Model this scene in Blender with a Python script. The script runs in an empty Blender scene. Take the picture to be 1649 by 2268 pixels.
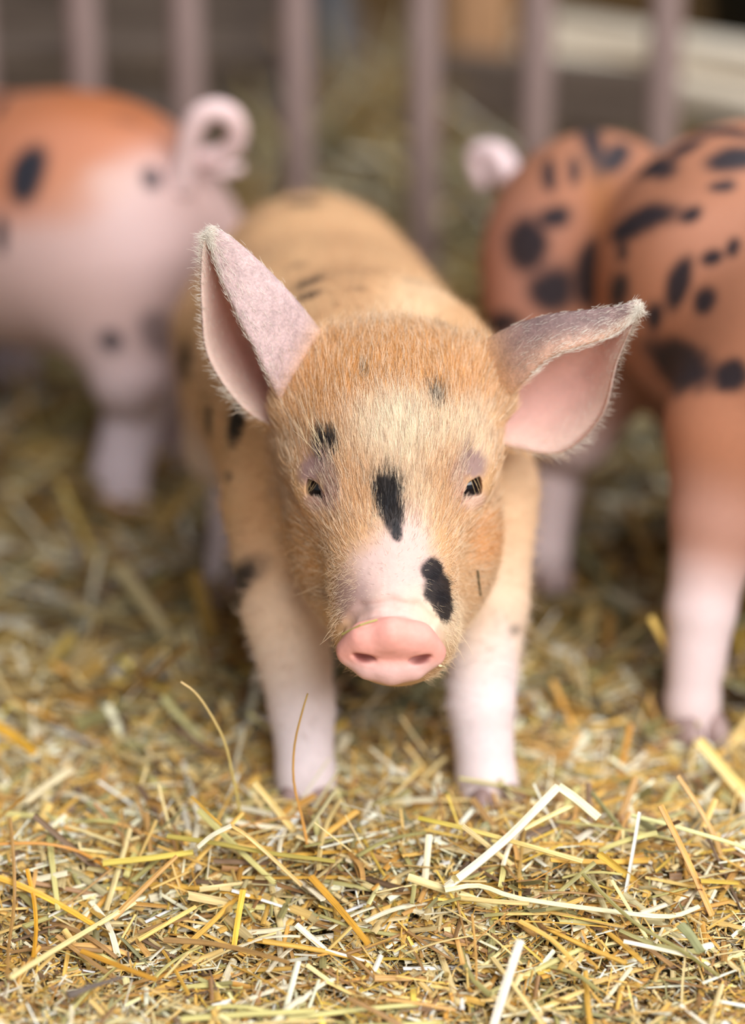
import bpy, math
import numpy as np
from mathutils import Vector
from mathutils.bvhtree import BVHTree

C = bpy.context.scene.collection
RNG = np.random.default_rng(7)

# ------------------------------------------------------------------ camera
CAM_H, PITCH, LENS = 0.81, math.radians(22.5), 80.0
FPX, CX, CY = 1649 * LENS / 24.0, 824.5, 1134.0
cam = bpy.data.cameras.new('camera')
cam.sensor_fit = 'HORIZONTAL'; cam.sensor_width = 24.0; cam.lens = LENS
cam.clip_start = 0.05; cam.clip_end = 100
cam.dof.use_dof = True; cam.dof.focus_distance = 1.468; cam.dof.aperture_fstop = 1.6
cam_o = bpy.data.objects.new('camera', cam); C.objects.link(cam_o)
cam_o.location = (0, 0, CAM_H); cam_o.rotation_euler = (math.pi / 2 - PITCH, 0, 0)
bpy.context.scene.camera = cam_o

# ------------------------------------------------------------------ light
w = bpy.data.worlds.new('overcast'); bpy.context.scene.world = w
w.use_nodes = True
bg = w.node_tree.nodes['Background']
bg.inputs['Color'].default_value = (0.93, 0.96, 1.0, 1); bg.inputs['Strength'].default_value = 0.5

def area(name, loc, target, sx, sy, power, col):
    l = bpy.data.lights.new(name, 'AREA'); l.shape = 'RECTANGLE'; l.size = sx; l.size_y = sy
    l.energy = power; l.color = col
    o = bpy.data.objects.new(name, l); C.objects.link(o); o.location = loc
    o.rotation_euler = (Vector(target) - Vector(loc)).to_track_quat('-Z', 'Y').to_euler()
    return o
# the wide open barn door behind and above the viewer, and an added overhead lamp that brightens the back
area('doorway_daylight', (1.1, -0.9, 2.1), (0.0, 1.5, 0.1), 2.2, 1.5, 122, (1.0, 0.98, 0.955))
area('added_back_light', (0.65, 2.2, 2.45), (0.1, 2.0, 0.1), 1.4, 1.8, 36, (0.97, 0.98, 1.0))

vs = bpy.context.scene.view_settings
vs.view_transform = 'Standard'; vs.look = 'None'; vs.gamma = 1.0; vs.use_curve_mapping = False
vs.exposure = 0.24
bpy.context.scene.cycles.use_denoising = True

# ------------------------------------------------------------------ helpers
def ray(px, py):
    a, b = (px - CX) / FPX, -(py - CY) / FPX
    c, s = math.cos(PITCH), math.sin(PITCH)
    return np.array([a, c + b * s, -s + b * c])

def at(px, py, Y):                      # measured pixel -> point at distance Y in front of the camera foot
    d = ray(px, py)
    return np.array([0, 0, CAM_H]) + d * (Y / d[1])

def ground(px, py, z=0.0):
    d = ray(px, py)
    return np.array([0, 0, CAM_H]) + d * ((z - CAM_H) / d[2])

def lin(r, g, b):
    def f(c):
        c /= 255.0
        return c / 12.92 if c <= 0.04045 else ((c + 0.055) / 1.055) ** 2.4
    return np.array([f(r), f(g), f(b)])

def smooth(e0, e1, x):
    t = np.clip((x - e0) / (e1 - e0), 0, 1)
    return t * t * (3 - 2 * t)

_H = np.random.default_rng(3).random((32, 32, 32)).astype(np.float32)
def vnoise(p, s):
    q = np.asarray(p) * s
    i = np.floor(q).astype(int); f = (q - i).astype(np.float32); f = f * f * (3 - 2 * f)
    r = 0
    for dx in (0, 1):
        for dy in (0, 1):
            for dz in (0, 1):
                wgt = (f[:, 0] if dx else 1 - f[:, 0]) * (f[:, 1] if dy else 1 - f[:, 1]) * (f[:, 2] if dz else 1 - f[:, 2])
                r = r + wgt * _H[(i[:, 0] + dx) % 32, (i[:, 1] + dy) % 32, (i[:, 2] + dz) % 32]
    return r

def unit(v):
    return v / np.maximum(np.linalg.norm(v, axis=-1, keepdims=True), 1e-12)

def mesh_obj(name, verts, faces, mat=None, parent=None, col=None, smooth_shade=False, link=True):
    me = bpy.data.meshes.new(name)
    verts = np.asarray(verts, dtype=np.float32)
    if isinstance(faces, np.ndarray):
        n, k = faces.shape
        me.vertices.add(len(verts)); me.vertices.foreach_set('co', verts.ravel())
        me.loops.add(n * k); me.loops.foreach_set('vertex_index', faces.ravel().astype(np.int32))
        me.polygons.add(n); me.polygons.foreach_set('loop_start', np.arange(0, n * k, k, dtype=np.int32))
        me.update(calc_edges=True); me.validate()
    else:
        me.from_pydata([tuple(v) for v in verts.tolist()], [], faces); me.update()
    if smooth_shade:
        me.polygons.foreach_set('use_smooth', np.ones(len(me.polygons), dtype=bool))
    if col is not None:
        a = me.color_attributes.new('col', 'FLOAT_COLOR', 'POINT')
        c = np.ones((len(verts), 4), np.float32); c[:, :3] = col
        a.data.foreach_set('color', c.ravel())
    for m in (mat if isinstance(mat, (list, tuple)) else [mat]):
        if m: me.materials.append(m)
    o = bpy.data.objects.new(name, me)
    if link: C.objects.link(o)
    if parent: o.parent = parent
    return o

def tag(o, label=None, cat=None, group=None, kind=None):
    if label: o['label'] = label
    if cat: o['category'] = cat
    if group: o['group'] = group
    if kind: o['kind'] = kind
    return o

def empty(name, loc):
    o = bpy.data.objects.new(name, None); o.location = loc; o.empty_display_size = 0.05
    C.objects.link(o); return o

def keep_parent(o, root):               # parent without moving: root is an unrotated Empty
    o.parent = root
    o.location = Vector(o.location) - Vector(root.location)

# ------------------------------------------------------------------ materials
def new_mat(name):
    m = bpy.data.materials.new(name); m.use_nodes = True
    nt = m.node_tree; return m, nt, nt.nodes['Principled BSDF']

def attr_mat(name, rough=0.6, sss=0.0, sss_scale=0.004, noise=0.0, nscale=300, bump=0.0, spec=0.35, sheen=0.0):
    m, nt, b = new_mat(name)
    at_ = nt.nodes.new('ShaderNodeAttribute'); at_.attribute_name = 'col'
    colsock = at_.outputs['Color']
    tc = nt.nodes.new('ShaderNodeTexCoord')
    nz = nt.nodes.new('ShaderNodeTexNoise'); nz.inputs['Scale'].default_value = nscale; nz.inputs['Detail'].default_value = 3
    nt.links.new(tc.outputs['Object'], nz.inputs['Vector'])
    if noise:
        mr = nt.nodes.new('ShaderNodeMapRange')
        mr.inputs['To Min'].default_value = 1 - noise; mr.inputs['To Max'].default_value = 1 + noise
        nt.links.new(nz.outputs['Fac'], mr.inputs['Value'])
        mx = nt.nodes.new('ShaderNodeVectorMath'); mx.operation = 'SCALE'
        nt.links.new(colsock, mx.inputs[0]); nt.links.new(mr.outputs['Result'], mx.inputs['Scale'])
        colsock = mx.outputs['Vector']
    nt.links.new(colsock, b.inputs['Base Color'])
    if bump:
        bp = nt.nodes.new('ShaderNodeBump'); bp.inputs['Strength'].default_value = bump; bp.inputs['Distance'].default_value = 0.001
        nt.links.new(nz.outputs['Fac'], bp.inputs['Height']); nt.links.new(bp.outputs['Normal'], b.inputs['Normal'])
    b.inputs['Roughness'].default_value = rough; b.inputs['Specular IOR Level'].default_value = spec
    if sss:
        b.inputs['Subsurface Weight'].default_value = sss; b.inputs['Subsurface Scale'].default_value = sss_scale
        b.inputs['Subsurface Radius'].default_value = (1.0, 0.4, 0.25)
    if sheen: b.inputs['Sheen Weight'].default_value = sheen
    return m

def noise_mat(name, c1, c2, scale=20, rough=0.8, stretch=(1, 1, 1), bump=0.2, metal=0.0, detail=6, dist=0.002):
    m, nt, b = new_mat(name)
    tc = nt.nodes.new('ShaderNodeTexCoord'); mp = nt.nodes.new('ShaderNodeMapping')
    mp.inputs['Scale'].default_value = stretch
    nz = nt.nodes.new('ShaderNodeTexNoise'); nz.inputs['Scale'].default_value = scale; nz.inputs['Detail'].default_value = detail
    nt.links.new(tc.outputs['Object'], mp.inputs['Vector']); nt.links.new(mp.outputs['Vector'], nz.inputs['Vector'])
    cr = nt.nodes.new('ShaderNodeValToRGB')
    cr.color_ramp.elements[0].position = 0.3; cr.color_ramp.elements[1].position = 0.7
    cr.color_ramp.elements[0].color = (*c1, 1); cr.color_ramp.elements[1].color = (*c2, 1)
    nt.links.new(nz.outputs['Fac'], cr.inputs['Fac']); nt.links.new(cr.outputs['Color'], b.inputs['Base Color'])
    if bump:
        bp = nt.nodes.new('ShaderNodeBump'); bp.inputs['Strength'].default_value = bump; bp.inputs['Distance'].default_value = dist
        nt.links.new(nz.outputs['Fac'], bp.inputs['Height']); nt.links.new(bp.outputs['Normal'], b.inputs['Normal'])
    b.inputs['Roughness'].default_value = rough; b.inputs['Metallic'].default_value = metal
    return m

def straw_material():
    m, nt, b = new_mat('straw')
    a = nt.nodes.new('ShaderNodeAttribute'); a.attribute_name = 'col'
    g = nt.nodes.new('ShaderNodeAttribute'); g.attribute_name = 'grain'
    nz = nt.nodes.new('ShaderNodeTexNoise'); nz.inputs['Scale'].default_value = 1.0; nz.inputs['Detail'].default_value = 3
    nt.links.new(g.outputs['Vector'], nz.inputs['Vector'])
    mr = nt.nodes.new('ShaderNodeMapRange')
    mr.inputs['From Min'].default_value = 0.25; mr.inputs['From Max'].default_value = 0.75
    mr.inputs['To Min'].default_value = 0.62; mr.inputs['To Max'].default_value = 1.2
    nt.links.new(nz.outputs['Fac'], mr.inputs['Value'])
    mx = nt.nodes.new('ShaderNodeVectorMath'); mx.operation = 'SCALE'
    nt.links.new(a.outputs['Color'], mx.inputs[0]); nt.links.new(mr.outputs['Result'], mx.inputs['Scale'])
    nt.links.new(mx.outputs['Vector'], b.inputs['Base Color'])
    b.inputs['Roughness'].default_value = 0.42; b.inputs['Specular IOR Level'].default_value = 0.4
    return m

M_STRAW = straw_material()
M_SKIN = attr_mat('pig_skin', rough=0.55, sss=0.12, noise=0.10, nscale=260, bump=0.25, spec=0.22)
M_HAIR = attr_mat('bristle', rough=0.45, spec=0.35)
M_FLOOR = noise_mat('trodden_litter', lin(84, 62, 36), lin(150, 116, 66), scale=60, rough=0.95, bump=0.6)
M_BAR = noise_mat('brown_painted_steel', lin(136, 116, 112), lin(160, 138, 133), scale=14, rough=0.5, bump=0.1)
M_WOOD_D = noise_mat('weathered_dark_wood', lin(62, 52, 46), lin(112, 98, 88), scale=9, rough=0.85, stretch=(1, 8, 14), bump=0.4)
def vary(m, amt):
    nt = m.node_tree; b = nt.nodes['Principled BSDF']; l = b.inputs['Base Color'].links[0]; src = l.from_socket
    oi = nt.nodes.new('ShaderNodeObjectInfo'); mr = nt.nodes.new('ShaderNodeMapRange')
    mr.inputs['To Min'].default_value = 1 - amt; mr.inputs['To Max'].default_value = 1 + amt
    nt.links.new(oi.outputs['Random'], mr.inputs['Value'])
    mx = nt.nodes.new('ShaderNodeVectorMath'); mx.operation = 'SCALE'
    nt.links.new(src, mx.inputs[0]); nt.links.new(mr.outputs['Result'], mx.inputs['Scale']); nt.links.new(mx.outputs['Vector'], b.inputs['Base Color'])
vary(M_WOOD_D, 0.55)
M_WOOD_P = noise_mat('pale_sawn_wood', lin(236, 221, 198), lin(247, 237, 219), scale=7, rough=0.75, stretch=(1, 8, 12), bump=0.2)
M_WOOD_T = noise_mat('tan_wood', lin(160, 118, 82), lin(186, 142, 102), scale=8, rough=0.75, stretch=(10, 10, 1), bump=0.2)
M_RUBBER = noise_mat('black_rubber', lin(20, 20, 21), lin(30, 30, 31), scale=20, rough=0.6, bump=0.1)
M_STEEL = noise_mat('blue_grey_steel', lin(92, 94, 100), lin(120, 122, 128), scale=10, rough=0.5, bump=0.1)
M_WALL = noise_mat('barn_boards', lin(66, 52, 42), lin(96, 78, 64), scale=5, rough=0.9, stretch=(6, 6, 1), bump=0.3)
M_HOOF = noise_mat('hoof_horn', lin(150, 125, 122), lin(178, 152, 148), scale=80, rough=0.5, bump=0.1)

# ------------------------------------------------------------------ box helper
def box_mesh(sx, sy, sz, bev=0.0):
    x, y, z = sx / 2, sy / 2, sz / 2
    if not bev:
        v = [(-x, -y, -z), (x, -y, -z), (x, y, -z), (-x, y, -z), (-x, -y, z), (x, -y, z), (x, y, z), (-x, y, z)]
        return v, [(0, 3, 2, 1), (4, 5, 6, 7), (0, 1, 5, 4), (1, 2, 6, 5), (2, 3, 7, 6), (3, 0, 4, 7)]
    import bmesh
    bm = bmesh.new(); bmesh.ops.create_cube(bm, size=1.0)
    for q in bm.verts: q.co = (q.co.x * sx, q.co.y * sy, q.co.z * sz)
    bmesh.ops.bevel(bm, geom=bm.edges[:], offset=bev, segments=2, profile=0.5, affect='EDGES')
    v = [tuple(q.co) for q in bm.verts]; bm.verts.index_update()
    f = [tuple(q.index for q in fc.verts) for fc in bm.faces]; bm.free()
    return v, f

# ------------------------------------------------------------------ the setting
def plane(name, pts, mat, label=None):
    o = mesh_obj(name, pts, [(0, 1, 2, 3)], mat)
    o['kind'] = 'structure'
    if label: o['label'] = label
    return o
plane('floor', [(-3, -3, -0.004), (3, -3, -0.004), (3, 5, -0.004), (-3, 5, -0.004)], M_FLOOR, 'brown trodden litter floor under the straw')
plane('wall_back', [(-3, 4.6, 0), (3, 4.6, 0), (3, 4.6, 2.8), (-3, 4.6, 2.8)], M_WALL, 'dark board wall at the far end of the barn')
plane('wall_left', [(-3, -0.5, 0), (-3, 4.6, 0), (-3, 4.6, 2.8), (-3, -0.5, 2.8)], M_WALL, 'dark board side wall of the barn')
plane('wall_right', [(3, 4.6, 0), (3, -0.5, 0), (3, -0.5, 2.8), (3, 4.6, 2.8)], M_WALL, 'dark board side wall of the barn opposite')
plane('ceiling', [(-3, -0.5, 2.8), (-3, 4.6, 2.8), (3, 4.6, 2.8), (3, -0.5, 2.8)], M_WALL, 'dark boarded barn ceiling')

# ------------------------------------------------------------------ pen fence of brown steel bars
def tube(name, pts, radii, mat, parent=None, seg=12, col=None, cap=True):
    pts = np.asarray(pts, float); n = len(pts)
    radii = np.broadcast_to(radii, n)
    t = unit(np.gradient(pts, axis=0))
    ref = np.array([0.13, 0.97, 0.21]); 
    vs_, fs = [], []
    side = unit(np.cross(t[0], ref))
    for i in range(n):
        side = unit(side - t[i] * np.dot(side, t[i])); up = np.cross(t[i], side)
        for k in range(seg):
            a = 2 * math.pi * k / seg
            vs_.append(pts[i] + radii[i] * (math.cos(a) * side + math.sin(a) * up))
    for i in range(n - 1):
        for k in range(seg):
            k2 = (k + 1) % seg
            fs.append((i * seg + k, i * seg + k2, (i + 1) * seg + k2, (i + 1) * seg + k))
    if cap:
        fs.append(tuple(range(seg))[::-1]); fs.append(tuple((n - 1) * seg + k for k in range(seg)))
    return mesh_obj(name, vs_, fs, mat, parent, col=col, smooth_shade=True)

fence = empty('pen_fence', (0, 2.32, 0))
tag(fence, 'brown painted steel pen fence of upright round bars behind the piglets', 'fence')
def fence_y(x): return 2.33 - 0.16 * x
bar_px = [-55, 182, 411, 655, 940, 1192, 1476, 1745]
bar0 = None
for p in bar_px:
    Y = 2.33
    for _ in range(6):
        x = at(p, 20, Y)[0]; Y = fence_y(x)
    if bar0 is None:
        b = tube('bar', [(0, 0, z) for z in (-0.02, 0.3, 0.6, 0.94)], 0.0155, M_BAR, fence, 16); bar0 = b
    else:
        b = bar0.copy(); C.objects.link(b)
    b.location = (x, Y - 2.32, 0)
rail = tube('top_rail', [(-0.9, fence_y(-0.9) - 2.32, 0.95), (0, fence_y(0) - 2.32, 0.95), (0.9, fence_y(0.9) - 2.32, 0.95)], 0.02, M_BAR, fence, 16)

# ------------------------------------------------------------------ things behind the fence
plk = empty('plank_barrier', (-0.75, 3.0, 0))
tag(plk, 'low barrier of weathered grey brown planks behind the bars, beyond the curly tailed piglet', 'barrier')
pv, pf = box_mesh(1.5, 0.03, 0.062, 0.004)
p0 = mesh_obj('plank', pv, pf, M_WOOD_D, plk)
hs = [0.04, 0.112, 0.184, 0.256, 0.328, 0.40, 0.472]
for i, h in enumerate(hs):
    o = p0 if i == 0 else p0.copy()
    if i: C.objects.link(o)
    o.location = (RNG.uniform(-0.03, 0.0), RNG.uniform(-0.012, 0.012), h); o.rotation_euler = (RNG.uniform(-0.1, 0.1), RNG.uniform(-0.012, 0.012), 0)
for x in (-0.62, 0.0, 0.6):
    v, f = box_mesh(0.06, 0.04, 0.52, 0.004)
    o = mesh_obj('post', v, f, M_WOOD_D, plk); o.location = (x, 0.04, 0.25)

def beam(name, a, b, wy, hz, mat, label, cat, group=None):
    a, b = Vector(a), Vector(b)
    L = (b - a).length
    v, f = box_mesh(L, wy, hz, 0.004)
    o = mesh_obj(name, v, f, mat)
    o.location = (a + b) / 2; o.rotation_euler = (b - a).to_track_quat('X', 'Z').to_euler()
    return tag(o, label, cat, group)
A1, B1 = at(1190, 55, 3.05), at(1800, 150, 2.60)
A2, B2 = at(1190, 121, 2.98), at(1800, 264, 2.52)
beam('timber_beam', A1, B1, 0.07, 0.022, M_WOOD_P, 'pale sawn timber beam behind the bars, upper of the two', 'beam', 'pale timber beams behind the fence')
beam('timber_beam', A2, B2, 0.07, 0.034, M_WOOD_P, 'pale sawn timber beam behind the bars, lower of the two', 'beam', 'pale timber beams behind the fence')
beam('support_board', at(970, 185, 2.82), at(1460, 225, 2.66), 0.03, 0.075, M_WOOD_D, 'dark weathered board lying low behind the bars in the straw', 'board')
for q in (0.15, 0.8):
    a, b = A2 * (1 - q) + B2 * q, None
    v, f = box_mesh(0.09, 0.09, max(0.03, a[2] - 0.022), 0.004)
    o = mesh_obj('timber_block', v, f, M_WOOD_D); o.location = (a[0], a[1], (a[2] - 0.022) / 2)
    tag(o, 'dark wooden block under the pale beams at their ' + ('far end' if q < 0.5 else 'near end'), 'block', 'blocks under the pale beams')
tb = at(1066, 60, 2.99)
v, f = box_mesh(0.072, 0.022, 0.36, 0.003)
o = mesh_obj('tan_board', v, f, M_WOOD_T); o.location = (tb[0], tb[1], 0.175); o.rotation_euler = (-0.12, 0, 0)
tag(o, 'short tan wooden board standing upright in the straw behind the bars', 'board')
sp = at(735, 40, 2.95)
o = tube('steel_post', [(sp[0], sp[1], z) for z in (-0.02, 0.2, 0.5, 0.9)], 0.02, M_STEEL, None, 14)
tag(o, 'blue grey steel post standing beyond the bars at the end of the plank barrier', 'post')
# black feed tub: lathe
tc_ = at(1850, 60, 3.2)
prof = [(0.0, 0.0), (0.13, 0.0), (0.15, 0.01), (0.185, 0.30), (0.20, 0.305), (0.20, 0.325), (0.185, 0.325), (0.178, 0.31), (0.142, 0.02), (0.0, 0.015)]
SEG = 32
vv, ff = [], []
for r_, z_ in prof:
    for k in range(SEG):
        a = 2 * math.pi * k / SEG; vv.append((r_ * math.cos(a), r_ * math.sin(a), z_))
for i in range(len(prof) - 1):
    for k in range(SEG):
        k2 = (k + 1) % SEG; ff.append((i * SEG + k, i * SEG + k2, (i + 1) * SEG + k2, (i + 1) * SEG + k))
o = mesh_obj('feed_tub', vv, ff, M_RUBBER, smooth_shade=True); o.location = (tc_[0], tc_[1], 0.0)
tag(o, 'black feed tub standing behind the pale timber beams', 'tub')

# ------------------------------------------------------------------ signed distance modelling of the pigs
def ell(c, r, R=None):
    c = np.asarray(c, np.float32); r = np.asarray(r, np.float32)
    def f(p):
        q = p - c
        if R is not None: q = q @ R
        k0 = np.sqrt(((q / r) ** 2).sum(-1)); k1 = np.sqrt(((q / (r * r)) ** 2).sum(-1))
        return k0 * (k0 - 1) / np.maximum(k1, 1e-6)
    return f
def cap(a, b, ra, rb):
    a = np.asarray(a, np.float32); b = np.asarray(b, np.float32); ba = b - a; l2 = float((ba * ba).sum())
    def f(p):
        pa = p - a
        h = np.clip((pa @ ba) / l2, 0, 1)
        return np.sqrt(((pa - h[..., None] * ba) ** 2).sum(-1)) - (ra + (rb - ra) * h)
    return f
def chain(pts, rad):
    fs = [cap(pts[i], pts[i + 1], rad[i], rad[i + 1]) for i in range(len(pts) - 1)]
    def f(p):
        d = fs[0](p)
        for g in fs[1:]: d = smin(d, g(p), 0.006)
        return d
    return f
def smin(a, b, k):
    h = np.maximum(k - np.abs(a - b), 0) / k
    return np.minimum(a, b) - h * h * k * 0.25
def smax(a, b, k): return -smin(-a, -b, k)
def comp(ops):
    def f(p):
        d = None
        for op, g, k in ops:
            v = g(p)
            if d is None: d = v
            elif op == 'u': d = smin(d, v, k)
            else: d = smax(d, -v, k)
        return d
    return f

def surface_nets(f, lo, hi, h):
    lo = np.asarray(lo, np.float32); n = np.ceil((np.asarray(hi) - lo) / h).astype(int) + 1
    ax = [lo[i] + h * np.arange(n[i], dtype=np.float32) for i in range(3)]
    V = np.empty(n, np.float32)
    for i in range(0, n[0], 8):
        g = np.stack(np.meshgrid(ax[0][i:i + 8], ax[1], ax[2], indexing='ij'), -1)
        V[i:i + 8] = f(g.reshape(-1, 3)).reshape(g.shape[:3])
    S = V < 0
    cn = n - 1
    cnt = np.zeros(cn, np.int8)
    for dx in (0, 1):
        for dy in (0, 1):
            for dz in (0, 1):
                cnt += S[dx:dx + cn[0], dy:dy + cn[1], dz:dz + cn[2]]
    act = (cnt > 0) & (cnt < 8)
    idx = np.argwhere(act)
    vid = -np.ones(cn, np.int64); vid[act] = np.arange(len(idx))
    acc = np.zeros((len(idx), 3)); num = np.zeros(len(idx))
    cor = [(a, b, c) for a in (0, 1) for b in (0, 1) for c in (0, 1)]
    for a in cor:
        for axn in range(3):
            if a[axn]: continue
            b = list(a); b[axn] = 1
            va = V[idx[:, 0] + a[0], idx[:, 1] + a[1], idx[:, 2] + a[2]]; vb = V[idx[:, 0] + b[0], idx[:, 1] + b[1], idx[:, 2] + b[2]]
            m = (va < 0) != (vb < 0)
            t = np.where(m, va / np.where(m, va - vb, 1), 0)
            pt = np.tile(np.array(a, float), (len(idx), 1)); pt[:, axn] = t
            acc[m] += pt[m]; num[m] += 1
    verts = lo + h * (idx + acc / num[:, None])
    faces = []
    for axn in range(3):
        o1, o2 = (axn + 1) % 3, (axn + 2) % 3
        sl0 = [slice(1, -1)] * 3; sl1 = [slice(1, -1)] * 3
        sl0[axn] = slice(0, -1); sl1[axn] = slice(1, None)
        s0, s1 = S[tuple(sl0)], S[tuple(sl1)]
        e = np.argwhere(s0 != s1); flip = s0[s0 != s1]
        base = e.copy(); base[:, o1] += 1; base[:, o2] += 1
        q = []
        for d1, d2 in ((-1, -1), (0, -1), (0, 0), (-1, 0)):
            c = base.copy(); c[:, o1] += d1; c[:, o2] += d2
            q.append(vid[c[:, 0], c[:, 1], c[:, 2]])
        q = np.stack(q, 1); q[~flip] = q[~flip][:, ::-1]
        faces.append(q)
    return verts, np.concatenate(faces)

def project(f, P, it=3, eps=4e-4, maxstep=0.003):
    for _ in range(it):
        d = f(P.astype(np.float32)).astype(float)
        g = np.stack([(f((P + e).astype(np.float32)) - f((P - e).astype(np.float32))) / (2 * eps) for e in np.eye(3) * eps], -1)
        gn = np.maximum((g * g).sum(-1), 0.05)
        P = P - np.clip(d / gn, -maxstep, maxstep)[:, None] * g
    return P

def refine(f, P, T, sel):               # red-green split of the selected triangles, new points settle on the surface
    E = np.sort(np.concatenate([T[:, [0, 1]], T[:, [1, 2]], T[:, [2, 0]]]), 1)
    key = E[:, 0] * (len(P) + 1) + E[:, 1]
    uq, inv = np.unique(key, return_inverse=True)
    nT = len(T); e3 = inv.reshape(3, nT).T
    mark = np.zeros(len(uq), bool); mark[e3[sel].ravel()] = True
    ids = -np.ones(len(uq), np.int64); ids[mark] = len(P) + np.arange(mark.sum())
    mk = uq[mark]; pa, pb = mk // (len(P) + 1), mk % (len(P) + 1)
    NP = project(f, (P[pa] + P[pb]) / 2, 3)
    P2 = np.concatenate([P, NP])
    m = mark[e3]; cnt = m.sum(1); out = [T[cnt == 0]]
    M = ids[e3]
    t, q = T[cnt == 3], M[cnt == 3]
    out += [np.stack(x, 1) for x in ((t[:, 0], q[:, 0], q[:, 2]), (q[:, 0], t[:, 1], q[:, 1]), (q[:, 2], q[:, 1], t[:, 2]), (q[:, 0], q[:, 1], q[:, 2]))]
    for r in range(3):
        s = (cnt == 1) & m[:, r]
        a, b, c, e = T[s, r], T[s, (r + 1) % 3], T[s, (r + 2) % 3], M[s, r]
        out += [np.stack((a, e, c), 1), np.stack((e, b, c), 1)]
        s = (cnt == 2) & ~m[:, r]
        a, b, c = T[s, r], T[s, (r + 1) % 3], T[s, (r + 2) % 3]
        e1, e2 = M[s, (r + 1) % 3], M[s, (r + 2) % 3]
        out += [np.stack((a, b, e1), 1), np.stack((a, e1, e2), 1), np.stack((e2, e1, c), 1)]
    return P2, np.concatenate(out)

def tris(Q): return np.concatenate([Q[:, [0, 1, 2]], Q[:, [0, 2, 3]]])

def vnormals(P, T):
    fn = np.cross(P[T[:, 1]] - P[T[:, 0]], P[T[:, 2]] - P[T[:, 0]])
    N = np.zeros_like(P)
    for k in range(3): np.add.at(N, T[:, k], fn)
    return unit(N)

class Coat:
    """colour of a hide: base colour plus patches that sit on the surface where they were measured"""
    def __init__(self, P, T):
        self.bvh = BVHTree.FromPolygons(P.tolist(), T.tolist()); self.patches = []
    def hit(self, px, py):
        h = self.bvh.ray_cast(Vector((0, 0, CAM_H)), Vector(ray(px, py)).normalized())
        return None if h[0] is None else (np.array(h[0]), np.array(h[1]))
    def patch(self, px, py, rx, ry, ang, col, soft=0.5, strength=1.0, rough=0.15, ns=90):
        h = self.hit(px, py)
        if h is None: return
        c, n = h
        dep = float(c[1] * math.cos(PITCH) + (CAM_H - c[2]) * math.sin(PITCH)); s = dep / FPX
        ca, sa = math.cos(math.radians(ang)), math.sin(math.radians(ang))
        R = np.array([1, 0, 0.]); U = np.array([0, math.sin(PITCH), math.cos(PITCH)])
        ax = []
        for (dx, dy, r) in ((ca, sa, rx), (-sa, ca, ry)):
            d = R * dx + U * dy; d = d - n * np.dot(d, n)
            fore = max(np.linalg.norm(d), 0.35)
            ax.append(unit(d) * r * s / fore)
        self.patches.append((c, n, ax[0], ax[1], np.asarray(col), soft, strength, rough, ns))
    def apply(self, P, base):
        col = np.array(base, float); col = np.broadcast_to(col, (len(P), 3)).copy()
        for c, n, a, b, pc, soft, st, rough, ns in self.patches:
            q = P - c
            la, lb = np.dot(a, a), np.dot(b, b)
            s_, t_ = q @ a / la, q @ b / lb; nn = (q @ n) / (math.sqrt(max(la, lb)) * 1.5 + 0.01)
            d2 = s_ ** 2 + t_ ** 2 + nn ** 2
            m = d2 < 5
            if not m.any(): continue
            d = np.sqrt(d2[m]) + rough * 2 * (vnoise(P[m] + 5, ns) - 0.5) + rough * (vnoise(P[m], ns * 4) - 0.5)
            wgt = (1 - smooth(1 - soft, 1 + soft, d)) * st
            col[m] = col[m] * (1 - wgt[:, None]) + pc * wgt[:, None]
        return col

def hair(name, roots, normals, dirs, length, radius, col, parent, lift=0.5, bend=0.3, curl=0.12, npt=5, seed=1):
    rg = np.random.default_rng(seed); n = len(roots)
    t = unit(dirs - normals * (dirs * normals).sum(-1, keepdims=True) + rg.normal(0, curl, (n, 3)))
    L = np.asarray(length)[:, None] * rg.uniform(0.6, 1.25, (n, 1))
    lf = lift * rg.uniform(0.5, 1.5, (n, 1))
    sidev = np.cross(t, normals) * rg.normal(0, curl, (n, 1))
    pts = np.empty((n, npt, 3), np.float32)
    for k in range(npt):
        s = k / (npt - 1)
        pts[:, k] = roots + L * (normals * (lf * s - bend * lf * s * s) + t * s * (1 - 0.1 * lf * s) + sidev * s * s) - normals * 0.0004
    cu = bpy.data.hair_curves.new(name); cu.add_curves([npt] * n)
    cu.attributes['position'].data.foreach_set('vector', pts.ravel())
    ra = cu.attributes.get('radius') or cu.attributes.new('radius', 'FLOAT', 'POINT')
    prof = np.linspace(1, 0.15, npt) ** 0.7
    ra.data.foreach_set('value', (np.asarray(radius).reshape(-1, 1) * np.ones((n, 1)) * prof).astype(np.float32).ravel())
    ca = cu.attributes.new('col', 'FLOAT_COLOR', 'CURVE')
    cc = np.ones((n, 4), np.float32); cc[:, :3] = col
    ca.data.foreach_set('color', cc.ravel())
    cu.materials.append(M_HAIR)
    o = bpy.data.objects.new(name, cu); C.objects.link(o); o.parent = parent
    o['kind'] = 'stuff'
    return o

def scatter(P, T, N, dens, n, rg):
    tc3 = P[T].mean(1); ar = 0.5 * np.linalg.norm(np.cross(P[T[:, 1]] - P[T[:, 0]], P[T[:, 2]] - P[T[:, 0]]), axis=1)
    wgt = ar * dens(tc3); wgt /= wgt.sum()
    ti = rg.choice(len(T), n, p=wgt)
    u, v = rg.random(n), rg.random(n); fl = u + v > 1; u[fl], v[fl] = 1 - u[fl], 1 - v[fl]
    wts = np.stack([1 - u - v, u, v], 1)[..., None]
    return (P[T[ti]] * wts).sum(1), unit((N[T[ti]] * wts).sum(1))

CHALF = (0, -0.92, 0.38)

# ================================================================== MAIN PIGLET
PINK, CREAM, TAN, ORANGE, BLACK = lin(216, 186, 178), lin(230, 208, 182), lin(222, 176, 124), lin(198, 142, 80), lin(34, 32, 36)
MAUVE = lin(158, 128, 124)

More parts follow.
